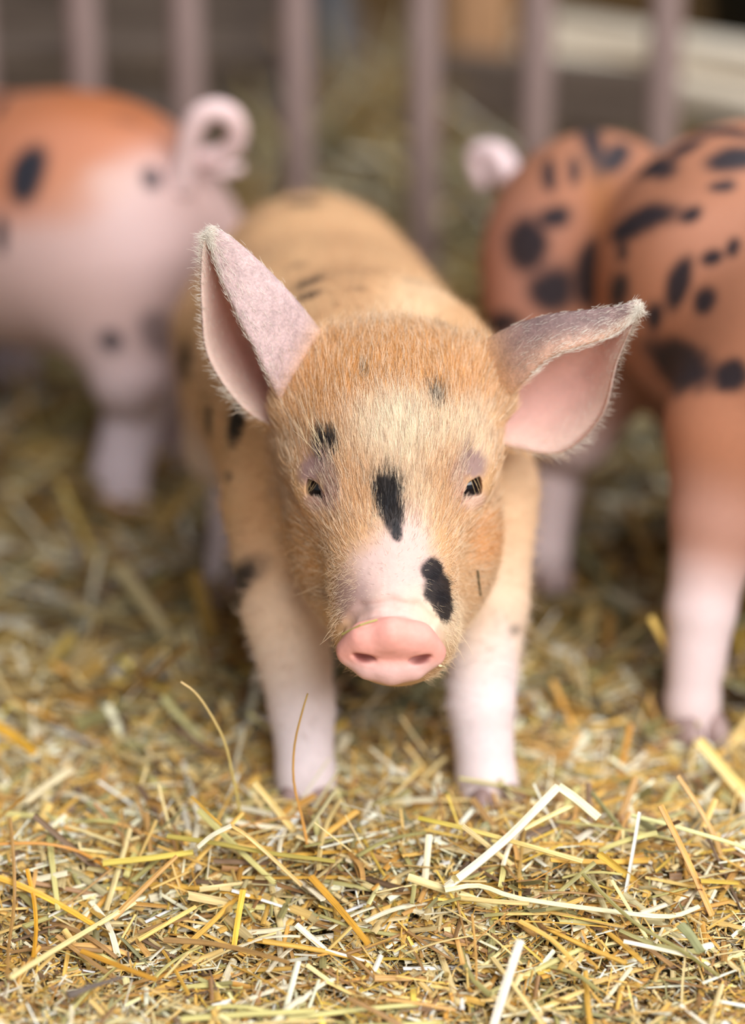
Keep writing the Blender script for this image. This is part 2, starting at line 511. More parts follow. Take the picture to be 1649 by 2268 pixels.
def rot_x(deg):
    a = math.radians(deg); return np.array([[1, 0, 0], [0, math.cos(a), -math.sin(a)], [0, math.sin(a), math.cos(a)]], np.float32)

def rot_y(deg):
    a = math.radians(deg); return np.array([[math.cos(a), 0, math.sin(a)], [0, 1, 0], [-math.sin(a), 0, math.cos(a)]], np.float32)
EYE_L, EYE_R = at(714, 1078, 1.396), at(1030, 1075, 1.396)
EYE_R_ = 0.0108
EYE_DIR = lambda sgn: unit(np.array([sgn * 0.20, -0.93, 0.22]))
def eye_axes(sgn):
    wv = EYE_DIR(sgn); u = unit(np.cross(wv, np.array([0, 0, 1.])))
    if u[0] * sgn < 0: u = -u
    v = np.cross(u, wv); v = v if v[2] > 0 else -v
    return wv, u, v
def opening(c, sgn):
    # slit of the eyelids: low inner corner, upper lid slanting up and outward; a short prism looking out of the head
    wv, u, v = [a.astype(np.float32) for a in eye_axes(sgn)]
    cc = np.asarray(c, np.float32)
    pl = np.array([(-6.2, -4.6), (5.2, -3.6), (6.0, 1.0), (4.6, 6.0), (-2.2, 3.6)], np.float32) * 0.00126
    def f(p):
        q = p - cc
        x, y, z = q @ u, q @ v, q @ wv
        d = None
        for i in range(len(pl)):
            a, b = pl[i], pl[(i + 1) % len(pl)]; e = b - a; nn = np.array([e[1], -e[0]]) / np.hypot(*e)
            dd = (x - a[0]) * nn[0] + (y - a[1]) * nn[1]
            d = dd if d is None else smax(d, dd, 0.002)
        return np.maximum(d, -(z - 0.001))
    return f

head = comp([
    ('u', ell(at(858, 950, 1.452), (0.068, 0.066, 0.066)), 0.02),
    ('u', ell(at(862, 905, 1.440), (0.056, 0.056, 0.050)), 0.02),
    ('u', ell(at(866, 1010, 1.418), (0.046, 0.046, 0.050)), 0.03),
    ('u', cap(at(868, 1060, 1.408), at(868, 1380, 1.344), 0.045, 0.0350), 0.030),
    ('u', ell(at(792, 1165, 1.437), (0.043, 0.05, 0.048)), 0.02),
    ('u', ell(at(956, 1165, 1.437), (0.043, 0.05, 0.048)), 0.02),
    ('u', ell(at(812, 1265, 1.425), (0.036, 0.045, 0.036)), 0.02),
    ('u', ell(at(938, 1268, 1.425), (0.039, 0.045, 0.036)), 0.02),
    ('u', cap(at(872, 1290, 1.43), at(892, 1392, 1.366), 0.045, 0.0325), 0.02),
    ('u', cap(at(655, 895, 1.432), at(725, 800, 1.442), 0.010, 0.012), 0.022),
    ('u', cap(at(1094, 885, 1.432), at(1052, 800, 1.442), 0.010, 0.012), 0.022),
    # brow ridges and eyelids
    ('u', ell(at(712, 1018, 1.412), (0.017, 0.02, 0.014)), 0.014),
    ('u', ell(at(1036, 1016, 1.412), (0.017, 0.02, 0.014)), 0.014),
    ('u', ell(EYE_L, (0.0140, 0.0140, 0.0136)), 0.012),
    ('u', ell(EYE_R, (0.0140, 0.0140, 0.0136)), 0.012),
    # snout disc, tilted to look forward and a little down
    ('u', cap(at(866, 1400, 1.338), at(865, 1436, 1.314), 0.030, 0.020), 0.008),
    ('u', ell(at(865, 1444, 1.306), (0.0298, 0.0075, 0.0158), rot_x(12)), 0.006),
    ('u', chain([at(771, 1436, 1.310), at(806, 1412, 1.304), at(866, 1402, 1.300), at(926, 1412, 1.304), at(961, 1442, 1.310)], [0.0056, 0.0074, 0.0078, 0.0074, 0.0056]), 0.008),
    ('u', chain([at(772, 1452, 1.309), at(812, 1482, 1.305), at(866, 1492, 1.304), at(918, 1484, 1.305), at(960, 1455, 1.309)], [0.0035, 0.0040, 0.0042, 0.0040, 0.0035]), 0.006),
    ('s', ell(at(806, 1457, 1.299), (0.0066, 0.0095, 0.0026), rot_y(14)), 0.0028),
    ('s', ell(at(929, 1461, 1.299), (0.0066, 0.0095, 0.0026), rot_y(-14)), 0.0028),
    ('s', ell(at(866, 1486, 1.285), (0.020, 0.0125, 0.0060)), 0.006),
    # mouth line
    ('s', chain([at(756, 1395, 1.345), at(735, 1330, 1.376), at(722, 1290, 1.398)], [0.001] * 3), 0.004),
    ('s', opening(EYE_L, -1), 0.0012),
    ('s', opening(EYE_R, 1), 0.0012),
])
def sink(f, pts, inset):                 # sight-line points moved onto the modelled surface
    out = []
    for px, py in pts:
        d = ray(px, py); d = d / np.linalg.norm(d); q = np.array([0, 0, CAM_H]) + d * 1.25
        for _ in range(80):
            v = float(f(q[None].astype(np.float32))[0])
            if v < 1e-4: break
            q = q + d * v * 0.8
        out.append(q + d * inset)
    return out
head0 = head
WR = [([(772, 1392), (800, 1364), (866, 1352), (926, 1362), (954, 1386)], 0.0016), ([(768, 1376), (800, 1345), (866, 1333), (926, 1343), (962, 1372)], 0.0010), ([(752, 1400), (772, 1372), (796, 1345)], 0.0009)]
head = comp([('u', head0, 0.01)] + [('s', chain(sink(head0, w_, 0.0002), [r_] * len(w_)), 0.0045) for w_, r_ in WR])
def leg4(pts, rad): return chain(pts, rad)
body = comp([
    ('u', ell((-0.046, 1.83, 0.222), (0.082, 0.092, 0.088)), 0.05),
    ('u', ell((-0.030, 1.68, 0.222), (0.098, 0.16, 0.094)), 0.05),
    ('u', ell((0.004, 1.555, 0.205), (0.092, 0.11, 0.110)), 0.05),
    ('u', cap(at(856, 950, 1.478), (0.003, 1.56, 0.235), 0.062, 0.082), 0.04),
    ('u', leg4([at(632, 1130, 1.525), at(634, 1350, 1.487), at(668, 1570, 1.458), at(676, 1715, 1.444), at(676, 1792, 1.437)], [0.042, 0.029, 0.0210, 0.0190, 0.0195]), 0.02),
    ('u', leg4([at(1056, 1100, 1.525), at(1078, 1330, 1.487), at(1064, 1560, 1.458), at(1076, 1720, 1.444), at(1094, 1808, 1.432)], [0.042, 0.027, 0.0215, 0.0190, 0.0200]), 0.02),
    ('u', leg4([(-0.100, 1.82, 0.20), (-0.112, 1.79, 0.125), (-0.112, 1.84, 0.085), (-0.115, 1.785, 0.03), (-0.116, 1.77, 0.004)], [0.055, 0.033, 0.017, 0.0145, 0.0165]), 0.03),
    ('u', leg4([(0.005, 1.83, 0.20), (0.012, 1.79, 0.125), (0.012, 1.85, 0.085), (0.015, 1.80, 0.03), (0.016, 1.785, 0.004)], [0.055, 0.033, 0.017, 0.0145, 0.0165]), 0.03),
])
def main_sdf(p): return smin(head(p), body(p), 0.022)

P, Q = surface_nets(main_sdf, (-0.16, 1.27, -0.024), (0.14, 1.95, 0.36), 0.003)
P = project(main_sdf, P, 2); T = tris(Q)
tcn = P[T].mean(1)
hd = np.linalg.norm((tcn - at(862, 1080, 1.40)) / np.array([0.09, 0.12, 0.13]), axis=1)
P, T = refine(main_sdf, P, T, (hd < 1) & (tcn[:, 1] < 1.45))
for _ in range(2):
    tcn = P[T].mean(1)
    near = (np.linalg.norm(tcn - EYE_L, axis=1) < 0.019) | (np.linalg.norm(tcn - EYE_R, axis=1) < 0.019)
    near |= (np.linalg.norm((tcn - at(866, 1440, 1.305)) / np.array([1, 1, 1]), axis=1) < 0.037)
    P, T = refine(main_sdf, P, T, near)
N = vnormals(P, T)

coat = Coat(P, T)
pt = coat.patch
# large soft colour areas of the hide, the last two painted light and shade
pt(860, 790, 240, 95, 0, ORANGE, 0.6, 0.85)
pt(690, 890, 70, 60, 30, ORANGE, 0.7, 0.6)
pt(885, 950, 105, 80, 0, CREAM, 0.7, 0.95)
pt(900, 1120, 60, 90, 0, CREAM, 0.7, 0.6)
pt(1050, 960, 50, 60, 0, CREAM, 0.7, 0.7)
pt(676, 1230, 48, 85, 0, ORANGE, 0.6, 0.75)
pt(1082, 1195, 40, 55, 0, lin(226, 158, 92), 0.6, 0.8)
pt(870, 1290, 108, 105, 0, PINK, 0.35, 1.0)
pt(900, 1195, 55, 60, 0, PINK, 0.5, 0.9)
pt(775, 1330, 42, 62, 15, MAUVE, 0.6, 0.8)
pt(1010, 1380, 35, 70, 15, CREAM, 0.6, 0.8)
pt(698, 1040, 40, 38, 0, MAUVE, 0.45, 1.0); pt(736, 1090, 18, 50, 0, lin(158, 126, 120), 0.6, 0.8)
pt(712, 1118, 40, 26, 0, lin(190, 155, 145), 0.6, 0.8)
pt(1046, 1028, 34, 32, 20, lin(158, 130, 124), 0.45, 1.0); pt(1010, 1062, 18, 34, 0, lin(190, 158, 148), 0.6, 0.7)
pt(1040, 1110, 36, 24, 0, lin(222, 186, 172), 0.6, 0.8)
pt(718, 1310, 14, 40, 0, lin(150, 118, 100), 0.7, 0.5)
pt(770, 600, 70, 140, 0, lin(186, 142, 104), 0.8, 0.55)
pt(940, 640, 60, 110, -35, lin(230, 200, 164), 0.8, 0.6)  # pale highlight on the right slope of the back, painted into the coat
pt(560, 1130, 40, 160, 0, lin(196, 148, 108), 0.8, 0.5)  # tan brown shading of the shoulder side, painted into the coat
# black spots on the face
SP = [(854, 1092, 35, 42, 0), (866, 1140, 28, 44, 8), (880, 1178, 12, 24, 8), (956, 1262, 24, 26, 0), (973, 1305, 30, 42, 12), (986, 1345, 19, 36, 8),
      (722, 992, 28, 30, 0), (968, 884, 20, 24, 20), (806, 828, 8, 16, 0)]
for i, s in enumerate(SP): pt(*s, BLACK, 0.22, 0.97 if i < 7 else 0.8, 0.22, 160)
pt(1016, 1108, 7, 8, 0, lin(120, 45, 35), 0.5, 0.9); pt(724, 1110, 8, 8, 0, lin(70, 30, 24), 0.5, 0.9)
# spots on back and flank, and a dark upright patch behind the foreleg
for s in [(672, 448, 46, 14, 0, 0.6), (692, 622, 40, 13, 22, 0.85), (684, 655, 30, 10, 18, 0.8), (655, 590, 28, 10, 15, 0.45), (980, 722, 34, 9, -18, 0.9),
          (790, 640, 22, 8, 0, 0.4), (900, 540, 40, 10, -5, 0.3), (930, 625, 40, 10, -8, 0.3), (412, 800, 16, 46, 0, 1), (462, 935, 16, 36, 0, 0.95), (522, 940, 20, 50, -14, 1),
          (506, 1056, 9, 14, 0, 0.7), (528, 1298, 17, 60, -8, 0.95), (1140, 1396, 16, 14, 0, 0.55)]:
    pt(*s[:5], BLACK if s[5] > 0.5 else lin(110, 80, 60), 0.4, s[5], 0.15, 60)

def main_base(p):
    n1 = vnoise(p, 22)[:, None]; n2 = vnoise(p + 3, 60)[:, None]
    base = lin(209, 167, 125) * (0.88 + 0.24 * n1) * (0.94 + 0.12 * n2)
    pale = lin(230, 204, 182)
    wl = smooth(0.19, 0.10, p[:, 2] + 0.03 * (n1[:, 0] - 0.5)) * (p[:, 1] > 1.40)      # chest and legs fade to pinkish white
    lg = smooth(0.135, 0.065, p[:, 2] + 0.05 * (n1[:, 0] - 0.5))[:, None] * (p[:, 1] > 1.40)[:, None]
    c = base * (1 - wl[:, None]) + pale * wl[:, None]
    c = c * (1 - lg) + lin(234, 218, 220) * lg
    rr = smooth(0.03, 0.10, p[:, 0])[:, None] * smooth(0.30, 0.16, p[:, 2])[:, None] * (p[:, 1] > 1.46)[:, None] * 0.5
    return c * (1 - rr) + lin(234, 206, 178) * rr

DISC = at(866, 1446, 1.305); DN = unit(np.array([0, -0.98, -0.20]))
def main_col(p):
    c = coat.apply(p, main_base(p))
    q = p - DISC; h = q @ DN; r = np.linalg.norm((q - h[:, None] * DN) / np.array([1, 1, 0.72]), axis=1)
    wd = (smooth(-0.0125, -0.006, h + 0.0015 * (vnoise(p, 200) - 0.5)) * smooth(0.046, 0.040, r))[:, None]
    lowr = smooth(0.0, -0.009, q[:, 2])[:, None]
    nc = lin(232, 166, 154) * (1 - lowr) + lin(224, 180, 174) * lowr
    nst = np.minimum(np.linalg.norm((p - at(806, 1457, 1.301)) / np.array([0.008, 0.008, 0.004]), axis=1), np.linalg.norm((p - at(929, 1461, 1.301)) / np.array([0.008, 0.008, 0.004]), axis=1))
    k = smooth(1.0, 0.4, nst)[:, None] * 0.8  # nostril flesh is darker, with the shade of the hollow painted in too
    nc = nc * (1 - k) + lin(120, 60, 56) * k
    rim = (smooth(-0.024, -0.012, h) * smooth(0.05, 0.042, r))[:, None] * 0.6
    c = c * (1 - rim) + lin(226, 184, 178) * rim
    return c * (1 - wd) + nc * wd
main = empty('piglet', (0, 1.6, 0))
tag(main, 'tan spotted piglet with pink snout facing the camera, standing in the middle', 'piglet')
off = np.array([0, 1.6, 0])
body_o = mesh_obj('body', P - off, T, M_SKIN, main, col=main_col(P), smooth_shade=True)

# --- eyes
def eye_mat():
    m, nt, b = new_mat('eyeball')
    tc = nt.nodes.new('ShaderNodeTexCoord'); gr = nt.nodes.new('ShaderNodeVectorMath'); gr.operation = 'DOT_PRODUCT'
    nm = nt.nodes.new('ShaderNodeVectorMath'); nm.operation = 'NORMALIZE'
    nt.links.new(tc.outputs['Object'], nm.inputs[0]); nt.links.new(nm.outputs['Vector'], gr.inputs[0])
    gr.inputs[1].default_value = (0, -1, 0)
    cr = nt.nodes.new('ShaderNodeValToRGB'); e = cr.color_ramp.elements
    e[0].position = 0.60; e[0].color = (0.62, 0.6, 0.6, 1)
    e[1].position = 0.68; e[1].color = (*lin(44, 36, 34), 1)
    k = e.new(0.84); k.color = (*lin(50, 40, 36), 1)
    k = e.new(0.88); k.color = (0.004, 0.004, 0.006, 1)
    nt.links.new(gr.outputs['Value'], cr.inputs['Fac']); nt.links.new(cr.outputs['Color'], b.inputs['Base Color'])
    b.inputs['Roughness'].default_value = 0.05; b.inputs['Specular IOR Level'].default_value = 0.4
    return m
M_EYE = eye_mat()
def uv_sphere(r, nu=32, nv=20):
    v, f = [], []
    for j in range(nv + 1):
        th = math.pi * j / nv
        for i in range(nu):
            ph = 2 * math.pi * i / nu
            v.append((r * math.sin(th) * math.cos(ph), r * math.sin(th) * math.sin(ph), r * math.cos(th)))
    for j in range(nv):
        for i in range(nu):
            i2 = (i + 1) % nu; f.append((j * nu + i, (j + 1) * nu + i, (j + 1) * nu + i2, j * nu + i2))
    return v, f
for c, sgn in ((EYE_L, -1), (EYE_R, 1)):
    v, f = uv_sphere(EYE_R_)
    o = mesh_obj('eye', v, f, M_EYE, main, smooth_shade=True)
    o.location = c - off
    o.rotation_euler = Vector((sgn * 0.16, -0.93, 0.16)).to_track_quat('-Y', 'Z').to_euler()
    # lashes hang from the upper lid over the eye
    wv, u, vv_ = eye_axes(sgn)
    k = 7; rg = np.random.default_rng(5 + sgn)
    x = np.linspace(0.0005, 0.0085, k) + rg.normal(0, 0.0003, k)
    y = 0.0048 + 0.30 * x
    r0 = c + x[:, None] * u + y[:, None] * vv_ + wv * 0.0120
    hair('eyelashes', r0 - off, np.tile(wv, (k, 1)), -vv_ + 0.35 * u + np.zeros((k, 3)), np.full(k, 0.0105), 0.00010, lin(240, 205, 150), main, lift=0.55, bend=0.55, curl=0.1, npt=6, seed=9 + sgn)

# --- ears: a leaf curled into a cup, thickened
M_EAR_OUT = attr_mat('ear_back', rough=0.6, sss=0.2, noise=0.42, nscale=620, bump=0.35)
M_EAR_IN = attr_mat('ear_inside', rough=0.6, sss=0.3, noise=0.10, nscale=200, bump=0.2)
def crom(K, t):
    K = np.asarray(K, float); n = len(K) - 1
    x = np.clip(t * n, 0, n - 1e-9); i = x.astype(int); f = (x - i)[:, None]
    p = lambda j: K[np.clip(j, 0, n)]
    p0, p1, p2, p3 = p(i - 1), p(i), p(i + 1), p(i + 2)
    p0 = np.where((i == 0)[:, None], 2 * p1 - p2, p0); p3 = np.where((i == n - 1)[:, None], 2 * p2 - p1, p3)
    return 0.5 * (2 * p1 + (p2 - p0) * f + (2 * p0 - 5 * p1 + 4 * p2 - p3) * f * f + (3 * p1 - p0 - 3 * p2 + p3) * f ** 3)

def ear(stations, sgn, thick=0.0028, nu=40, nv=46):
    S = np.array([[at(*q) for q in st] for st in stations])          # (nu0, 4, 3)
    tv, tu = np.linspace(0, 1, nv), np.linspace(0, 1, nu)
    rows = np.array([crom(s, tv) for s in S])
    G = np.stack([crom(rows[:, j], tu) for j in range(nv)], 1)       # (nu, nv, 3)
    du, dv = np.gradient(G, axis=0), np.gradient(G, axis=1)
    Nn = -unit(np.cross(du, dv)) * sgn                                 # points to the back side of the ear
    th = thick * (1.0 + 0.8 * (1 - tu))[:, None] * (0.35 + 0.65 * np.sin(np.pi * np.clip(tv, 0.03, 0.97)))[None] * (0.4 + 0.6 * smooth(1.0, 0.85, tu))[:, None]
    O, I = G + Nn * th[..., None] / 2, G - Nn * th[..., None] / 2
    V = np.concatenate([O.reshape(-1, 3), I.reshape(-1, 3)]); n = nu * nv
    F, mi = [], []
    ix = lambda a, b: a * nv + b
    for a in range(nu - 1):
        for b in range(nv - 1):
            q = (ix(a, b), ix(a + 1, b), ix(a + 1, b + 1), ix(a, b + 1)); q2 = tuple(n + k for k in q[::-1])
            if sgn > 0: q, q2 = q[::-1], q2[::-1]
            F += [q, q2]; mi += [0, 1]
        for b in (0, nv - 1):
            F.append((ix(a, b), n + ix(a, b), n + ix(a + 1, b), ix(a + 1, b))); mi.append(0)
    for b in range(nv - 1):
        a = nu - 1; F.append((ix(a, b), ix(a, b + 1), n + ix(a, b + 1), n + ix(a, b))); mi.append(0)
    uu = np.repeat(tu, nv); vv2 = np.tile(tv, nu)
    return V, F, mi, G.reshape(-1, 3), Nn.reshape(-1, 3), uu, vv2

Y6 = dict(A=(1.436, 1.418, 1.412, 1.413, 1.418, 1.42), M=(1.452, 1.438, 1.430, 1.425, 1.421, 1.42), Cc=(1.478, 1.474, 1.464, 1.446, 1.43, 1.42), B=(1.452, 1.440, 1.434, 1.428, 1.422, 1.42))
def stations(A, M, B, cw=0.5):
    out = []
    for i in range(6):
        a, m, b = A[i], M[i], B[i]
        c = (m[0] * (1 - cw) + b[0] * cw, m[1] * (1 - cw) + b[1] * cw)
        r_ = (a[0] * 0.90 + c[0] * 0.10 + (a[0] - m[0]) * 0.02, a[1] * 0.90 + c[1] * 0.10 + (a[1] - m[1]) * 0.02)
        out.append([(*r_, Y6['A'][i] + (0.011, 0.010, 0.008, 0.005, 0.002, 0.0)[i]), (*a, Y6['A'][i]), (*m, Y6['M'][i]), (*c, Y6['Cc'][i]), (*b, Y6['B'][i])])
    return out
EARS = [
    (stations([(650, 925), (614, 848), (580, 780), (533, 692), (490, 598), (463, 520)],
              [(748, 800), (676, 700), (618, 632), (556, 570), (504, 526), (468, 506)],
              [(640, 965), (540, 905), (463, 795), (447, 680), (446, 580), (454, 514)]), 1),
    (stations([(1085, 905), (1148, 838), (1214, 782), (1290, 757), (1356, 734), (1413, 690)],
              [(1020, 800), (1118, 737), (1215, 705), (1302, 692), (1366, 684), (1416, 668)],
              [(1105, 985), (1238, 1003), (1330, 926), (1366, 803), (1396, 730), (1418, 680)]), -1),
]
ear_data = []
for st, sgn in EARS:
    V, F, mi, G, Nn, uu, vv2 = ear(st, sgn)
    n = len(G)
    nz = vnoise(G, 90)[:, None]; nz2 = vnoise(G, 300)[:, None]
    lil = lin(198, 172, 172) if sgn > 0 else lin(172, 140, 132)
    if sgn < 0:
        dk = smooth(0.24, 0.40, vv2)[:, None] * smooth(0.05, 0.35, uu)[:, None]
        colo = lin(192, 152, 132) * (1 - dk) + lin(128, 104, 102) * dk
    else:
        colo = np.tile(lil, (n, 1))
    wb = smooth(0.24, 0.02, uu)[:, None]
    colo = colo * (1 - wb) + TAN * wb
    tip = smooth(0.9, 1.0, uu)[:, None]; colo = colo * (1 - tip) + lin(230, 208, 196) * tip
    colo = colo * (0.78 + 0.44 * nz2)
    coli = lin(222, 178, 168) * (0.9 + 0.2 * nz); ed = smooth(0.82, 1.0, vv2)[:, None]
    coli = coli * (1 - ed) + lin(226, 196, 184) * ed
    o = mesh_obj('ear', V - off, F, [M_EAR_OUT, M_EAR_IN], main, col=np.concatenate([colo, coli]), smooth_shade=True)
    o.data.polygons.foreach_set('material_index', np.array(mi, np.int32))
    o['label'] = 'upright ear' if sgn > 0 else 'sideways ear'
    ear_data.append((o, G, Nn, uu, vv2, colo, sgn))

# --- bristles on the head
NOSE = at(866, 1400, 1.36)
rg = np.random.default_rng(11)
eyeL, eyeR = EYE_L, EYE_R
disc = at(866, 1446, 1.305)
muz = at(872, 1310, 1.325)
def head_mask(p):
    d = (p[:, 1] < 1.475).astype(float) * (p[:, 2] > 0.13)
    hdist = np.linalg.norm((p - at(862, 1060, 1.43)) / np.array([0.085, 0.12, 0.125]), axis=1)
    return d * (hdist < 1.0)
def head_dens(p):
    d = head_mask(p)
    for e in (eyeL, eyeR): d = d * smooth(0.0135, 0.020, np.linalg.norm(p - e, axis=1)) 
    d = d * smooth(0.030, 0.040, np.linalg.norm((p - disc), axis=1))
    for e in (at(698, 1038, 1.392), at(1046, 1028, 1.392)): d = d * (0.25 + 0.75 * smooth(0.009, 0.018, np.linalg.norm(p - e, axis=1)))
    mz = smooth(0.045, 0.025, np.linalg.norm(p - muz, axis=1)); d = d * (1 - 0.72 * mz)
    return d * np.where(p[:, 1] > 1.455, 0.4, 1.0)
R0, N0 = scatter(P, T, N, head_dens, 72000, rg)
fl = unit(R0 - NOSE)
# hair sweeps back from the nose; cheeks and jaw sweep outward and down
side = np.sign(R0[:, 0] - at(868, 1100, 1.4)[0])
low = smooth(0.26, 0.20, R0[:, 2])
fl = fl + np.stack([side * 0.5 * low, 0.2 * low, -0.55 * low], 1)
ln = 0.0080 * smooth(0.03, 0.10, np.linalg.norm(R0 - NOSE, axis=1)) + 0.0032
for e in (eyeL, eyeR): ln = ln * (0.35 + 0.65 * smooth(0.016, 0.030, np.linalg.norm(R0 - e, axis=1)))
ln = ln * (1 - 0.55 * smooth(0.05, 0.03, np.linalg.norm(R0 - muz, axis=1)))
hc = coat.apply(R0 + rg.normal(0, 0.0012, R0.shape), main_base(R0))
dark = hc.mean(1) < 0.05
br = rg.uniform(0.62, 1.5, (len(R0), 1))
white = (rg.random(len(R0)) < 0.36)[:, None]
hc = np.where(dark[:, None], hc * 0.7, np.clip(hc * br, 0, 0.9))
hc = np.where(white & ~dark[:, None], hc * 0.45 + 0.55 * lin(255, 238, 212), hc)
hair('head_bristles', R0 - off, N0, fl, ln, 0.00012, hc, main, lift=0.26, bend=0.55, curl=0.11, npt=5, seed=21)
# --- long whiskers and brow hairs
def whiskers(name, spots, n, L, col, seed, lift=0.6):
    rgw = np.random.default_rng(seed); rs, ns, ds, ls = [], [], [], []
    for px, py, sx, sy, dx, dz in spots:
        for _ in range(n):
            h = coat.hit(px + rgw.normal(0, sx), py + rgw.normal(0, sy))
            if h is None or h[0][1] > 1.5: continue
            rs.append(h[0]); ns.append(h[1]); ds.append((dx + rgw.normal(0, 0.2), -0.2, dz + rgw.normal(0, 0.2))); ls.append(L * rgw.uniform(0.6, 1.3))
    hair(name, np.array(rs) - off, np.array(ns), np.array(ds), np.array(ls), 0.00012, col, main, lift=lift, bend=0.2, curl=0.2, npt=7, seed=seed)
whiskers('whiskers', [(728, 1300, 8, 40, -1, 0.1), (745, 1380, 8, 30, -1, -0.4), (1000, 1400, 10, 40, 1, -0.3), (1030, 1340, 10, 30, 1, -0.3), ], 9, 0.010, lin(240, 215, 180), 31)
whiskers('brow_hairs', [(690, 985, 14, 18, -0.6, 0.7), (720, 1000, 10, 14, -0.2, 0.8), (1040, 1000, 12, 12, 0.5, 0.8)], 14, 0.020, lin(246, 222, 184), 33)
# --- jaw tufts
rgj = np.random.default_rng(41)
def jaw_dens(p):
    m = (p[:, 1] < 1.42) * (p[:, 2] < 0.225) * (p[:, 2] > 0.12)
    return m * smooth(0.034, 0.046, np.linalg.norm(p - disc, axis=1)) * (np.abs(p[:, 0] - 0.012) > 0.018)
Rj, Nj = scatter(P, T, N, jaw_dens, 6000, rgj)
dj = np.stack([np.sign(Rj[:, 0] - 0.012) * 0.8, np.full(len(Rj), 0.2), np.full(len(Rj), -0.7)], 1)
cj = coat.apply(Rj, main_base(Rj)); dk = cj.mean(1) < 0.05
cj = np.where(dk[:, None], cj, cj * 0.5 + 0.5 * lin(250, 226, 190))
hair('jaw_bristles', Rj - off, Nj, dj, np.full(len(Rj), 0.0055), 0.00009, cj, main, lift=0.4, bend=0.25, curl=0.22, npt=5, seed=43)
# --- body coat
def body_dens(p):
    return (p[:, 2] > 0.05) * ((p[:, 1] > 1.465) | (p[:, 2] < 0.14)) * smooth(0.04, 0.10, p[:, 2])
Rb, Nb = scatter(P, T, N, body_dens, 26000, np.random.default_rng(51))
cb = coat.apply(Rb, main_base(Rb)) * np.random.default_rng(52).uniform(0.8, 1.35, (len(Rb), 1))
db = np.tile(np.array([0.0, 1.0, -0.35]), (len(Rb), 1))
hair('body_bristles', Rb - off, Nb, db, np.full(len(Rb), 0.010), 0.00016, np.clip(cb, 0, 0.9), main, lift=0.35, bend=0.3, curl=0.2, npt=4, seed=53)
# --- ear fuzz
for k, (eo, G, Nn, uu, vv2, colo, sgn) in enumerate(ear_data):
    rge = np.random.default_rng(60 + k)
    pr = (0.5 + 0.9 * smooth(0.92, 1.0, vv2) + 0.6 * np.exp(-((vv2 - 0.33) / 0.07) ** 2) + 0.8 * smooth(0.85, 1, uu)) * (uu < 0.995); pr /= pr.sum()
    n = 8000
    i = rge.choice(len(G), n, p=pr)
    tip = G[uu > 0.99].mean(0)
    outer = (rge.random(n) < 0.62) | (vv2[i] < 0.36)
    nn = np.where(outer[:, None], Nn[i], -Nn[i])
    root = G[i] + nn * 0.0010 + rge.normal(0, 0.0011, (n, 3))
    edge = smooth(0.93, 1.0, vv2[i])[:, None]
    d = unit(tip - root)
    gv = np.gradient(G.reshape(40, 46, 3), axis=1).reshape(-1, 3)
    d = d + edge * unit(gv[i]) * np.where(vv2[i] > 0.5, 1.0, -1.0)[:, None] * 1.2
    ce = lin(250, 240, 228) * rge.uniform(0.7, 1.1, (n, 1))
    bs = smooth(0.30, 0.05, uu[i])[:, None] * outer[:, None]; ce = ce * (1 - bs) + bs * lin(236, 184, 122)
    hair('ear_fuzz', root - off, nn, d, 0.0042 + 0.0025 * edge[:, 0] + 0.003 * (uu[i] < 0.3), 0.00008, np.clip(ce, 0, 0.92), main, lift=0.13, bend=0.3, curl=0.15, npt=4, seed=70 + k)

# --- hooves
def hoof(c, fwd, r, root, o0):
    fwd = unit(np.asarray(fwd, float)); sd = np.array([fwd[1], -fwd[0], 0]); 
    for s in (-1, 1):
        v, f = uv_sphere(1.0, 14, 8)
        v = np.array(v); v[:, 2] = np.maximum(v[:, 2], -0.55)
        w3 = np.asarray(c) + sd * s * r * 0.5 + fwd * r * 0.35
        V = w3 + v[:, :1] * sd * r * 0.56 + v[:, 1:2] * fwd * r * 1.15 + v[:, 2:] * np.array([0, 0, 1.]) * r * 0.95
        mesh_obj('hoof', V - o0, f, M_HOOF, root, smooth_shade=True)
g1, g2 = at(676, 1792, 1.437), at(1094, 1808, 1.432)
hoof((g1[0], g1[1], 0.009), (0, -1, 0), 0.018, main, off); hoof((g2[0], g2[1], 0.009), (0.1, -1, 0), 0.0185, main, off)
hoof((-0.116, 1.765, 0.009), (0, -1, 0), 0.0155, main, off); hoof((0.016, 1.78, 0.009), (0, -1, 0), 0.0155, main, off)

# ================================================================== PIGLET WITH THE CURLY TAIL
def simple_pig(name, label, sdf, lo, hi, base, paint, root_loc, h=0.0045):
    P2, Q2 = surface_nets(sdf, lo, hi, h)
    P2 = project(sdf, P2, 2); T2 = tris(Q2)
    ct = Coat(P2, T2); paint(ct)
    root = empty('piglet', root_loc); tag(root, label, 'piglet')
    o0 = np.array(root_loc)
    mesh_obj('body', P2 - o0, T2, M_SKIN, root, col=ct.apply(P2, base(P2)), smooth_shade=True)
    return root, o0, ct, P2, T2

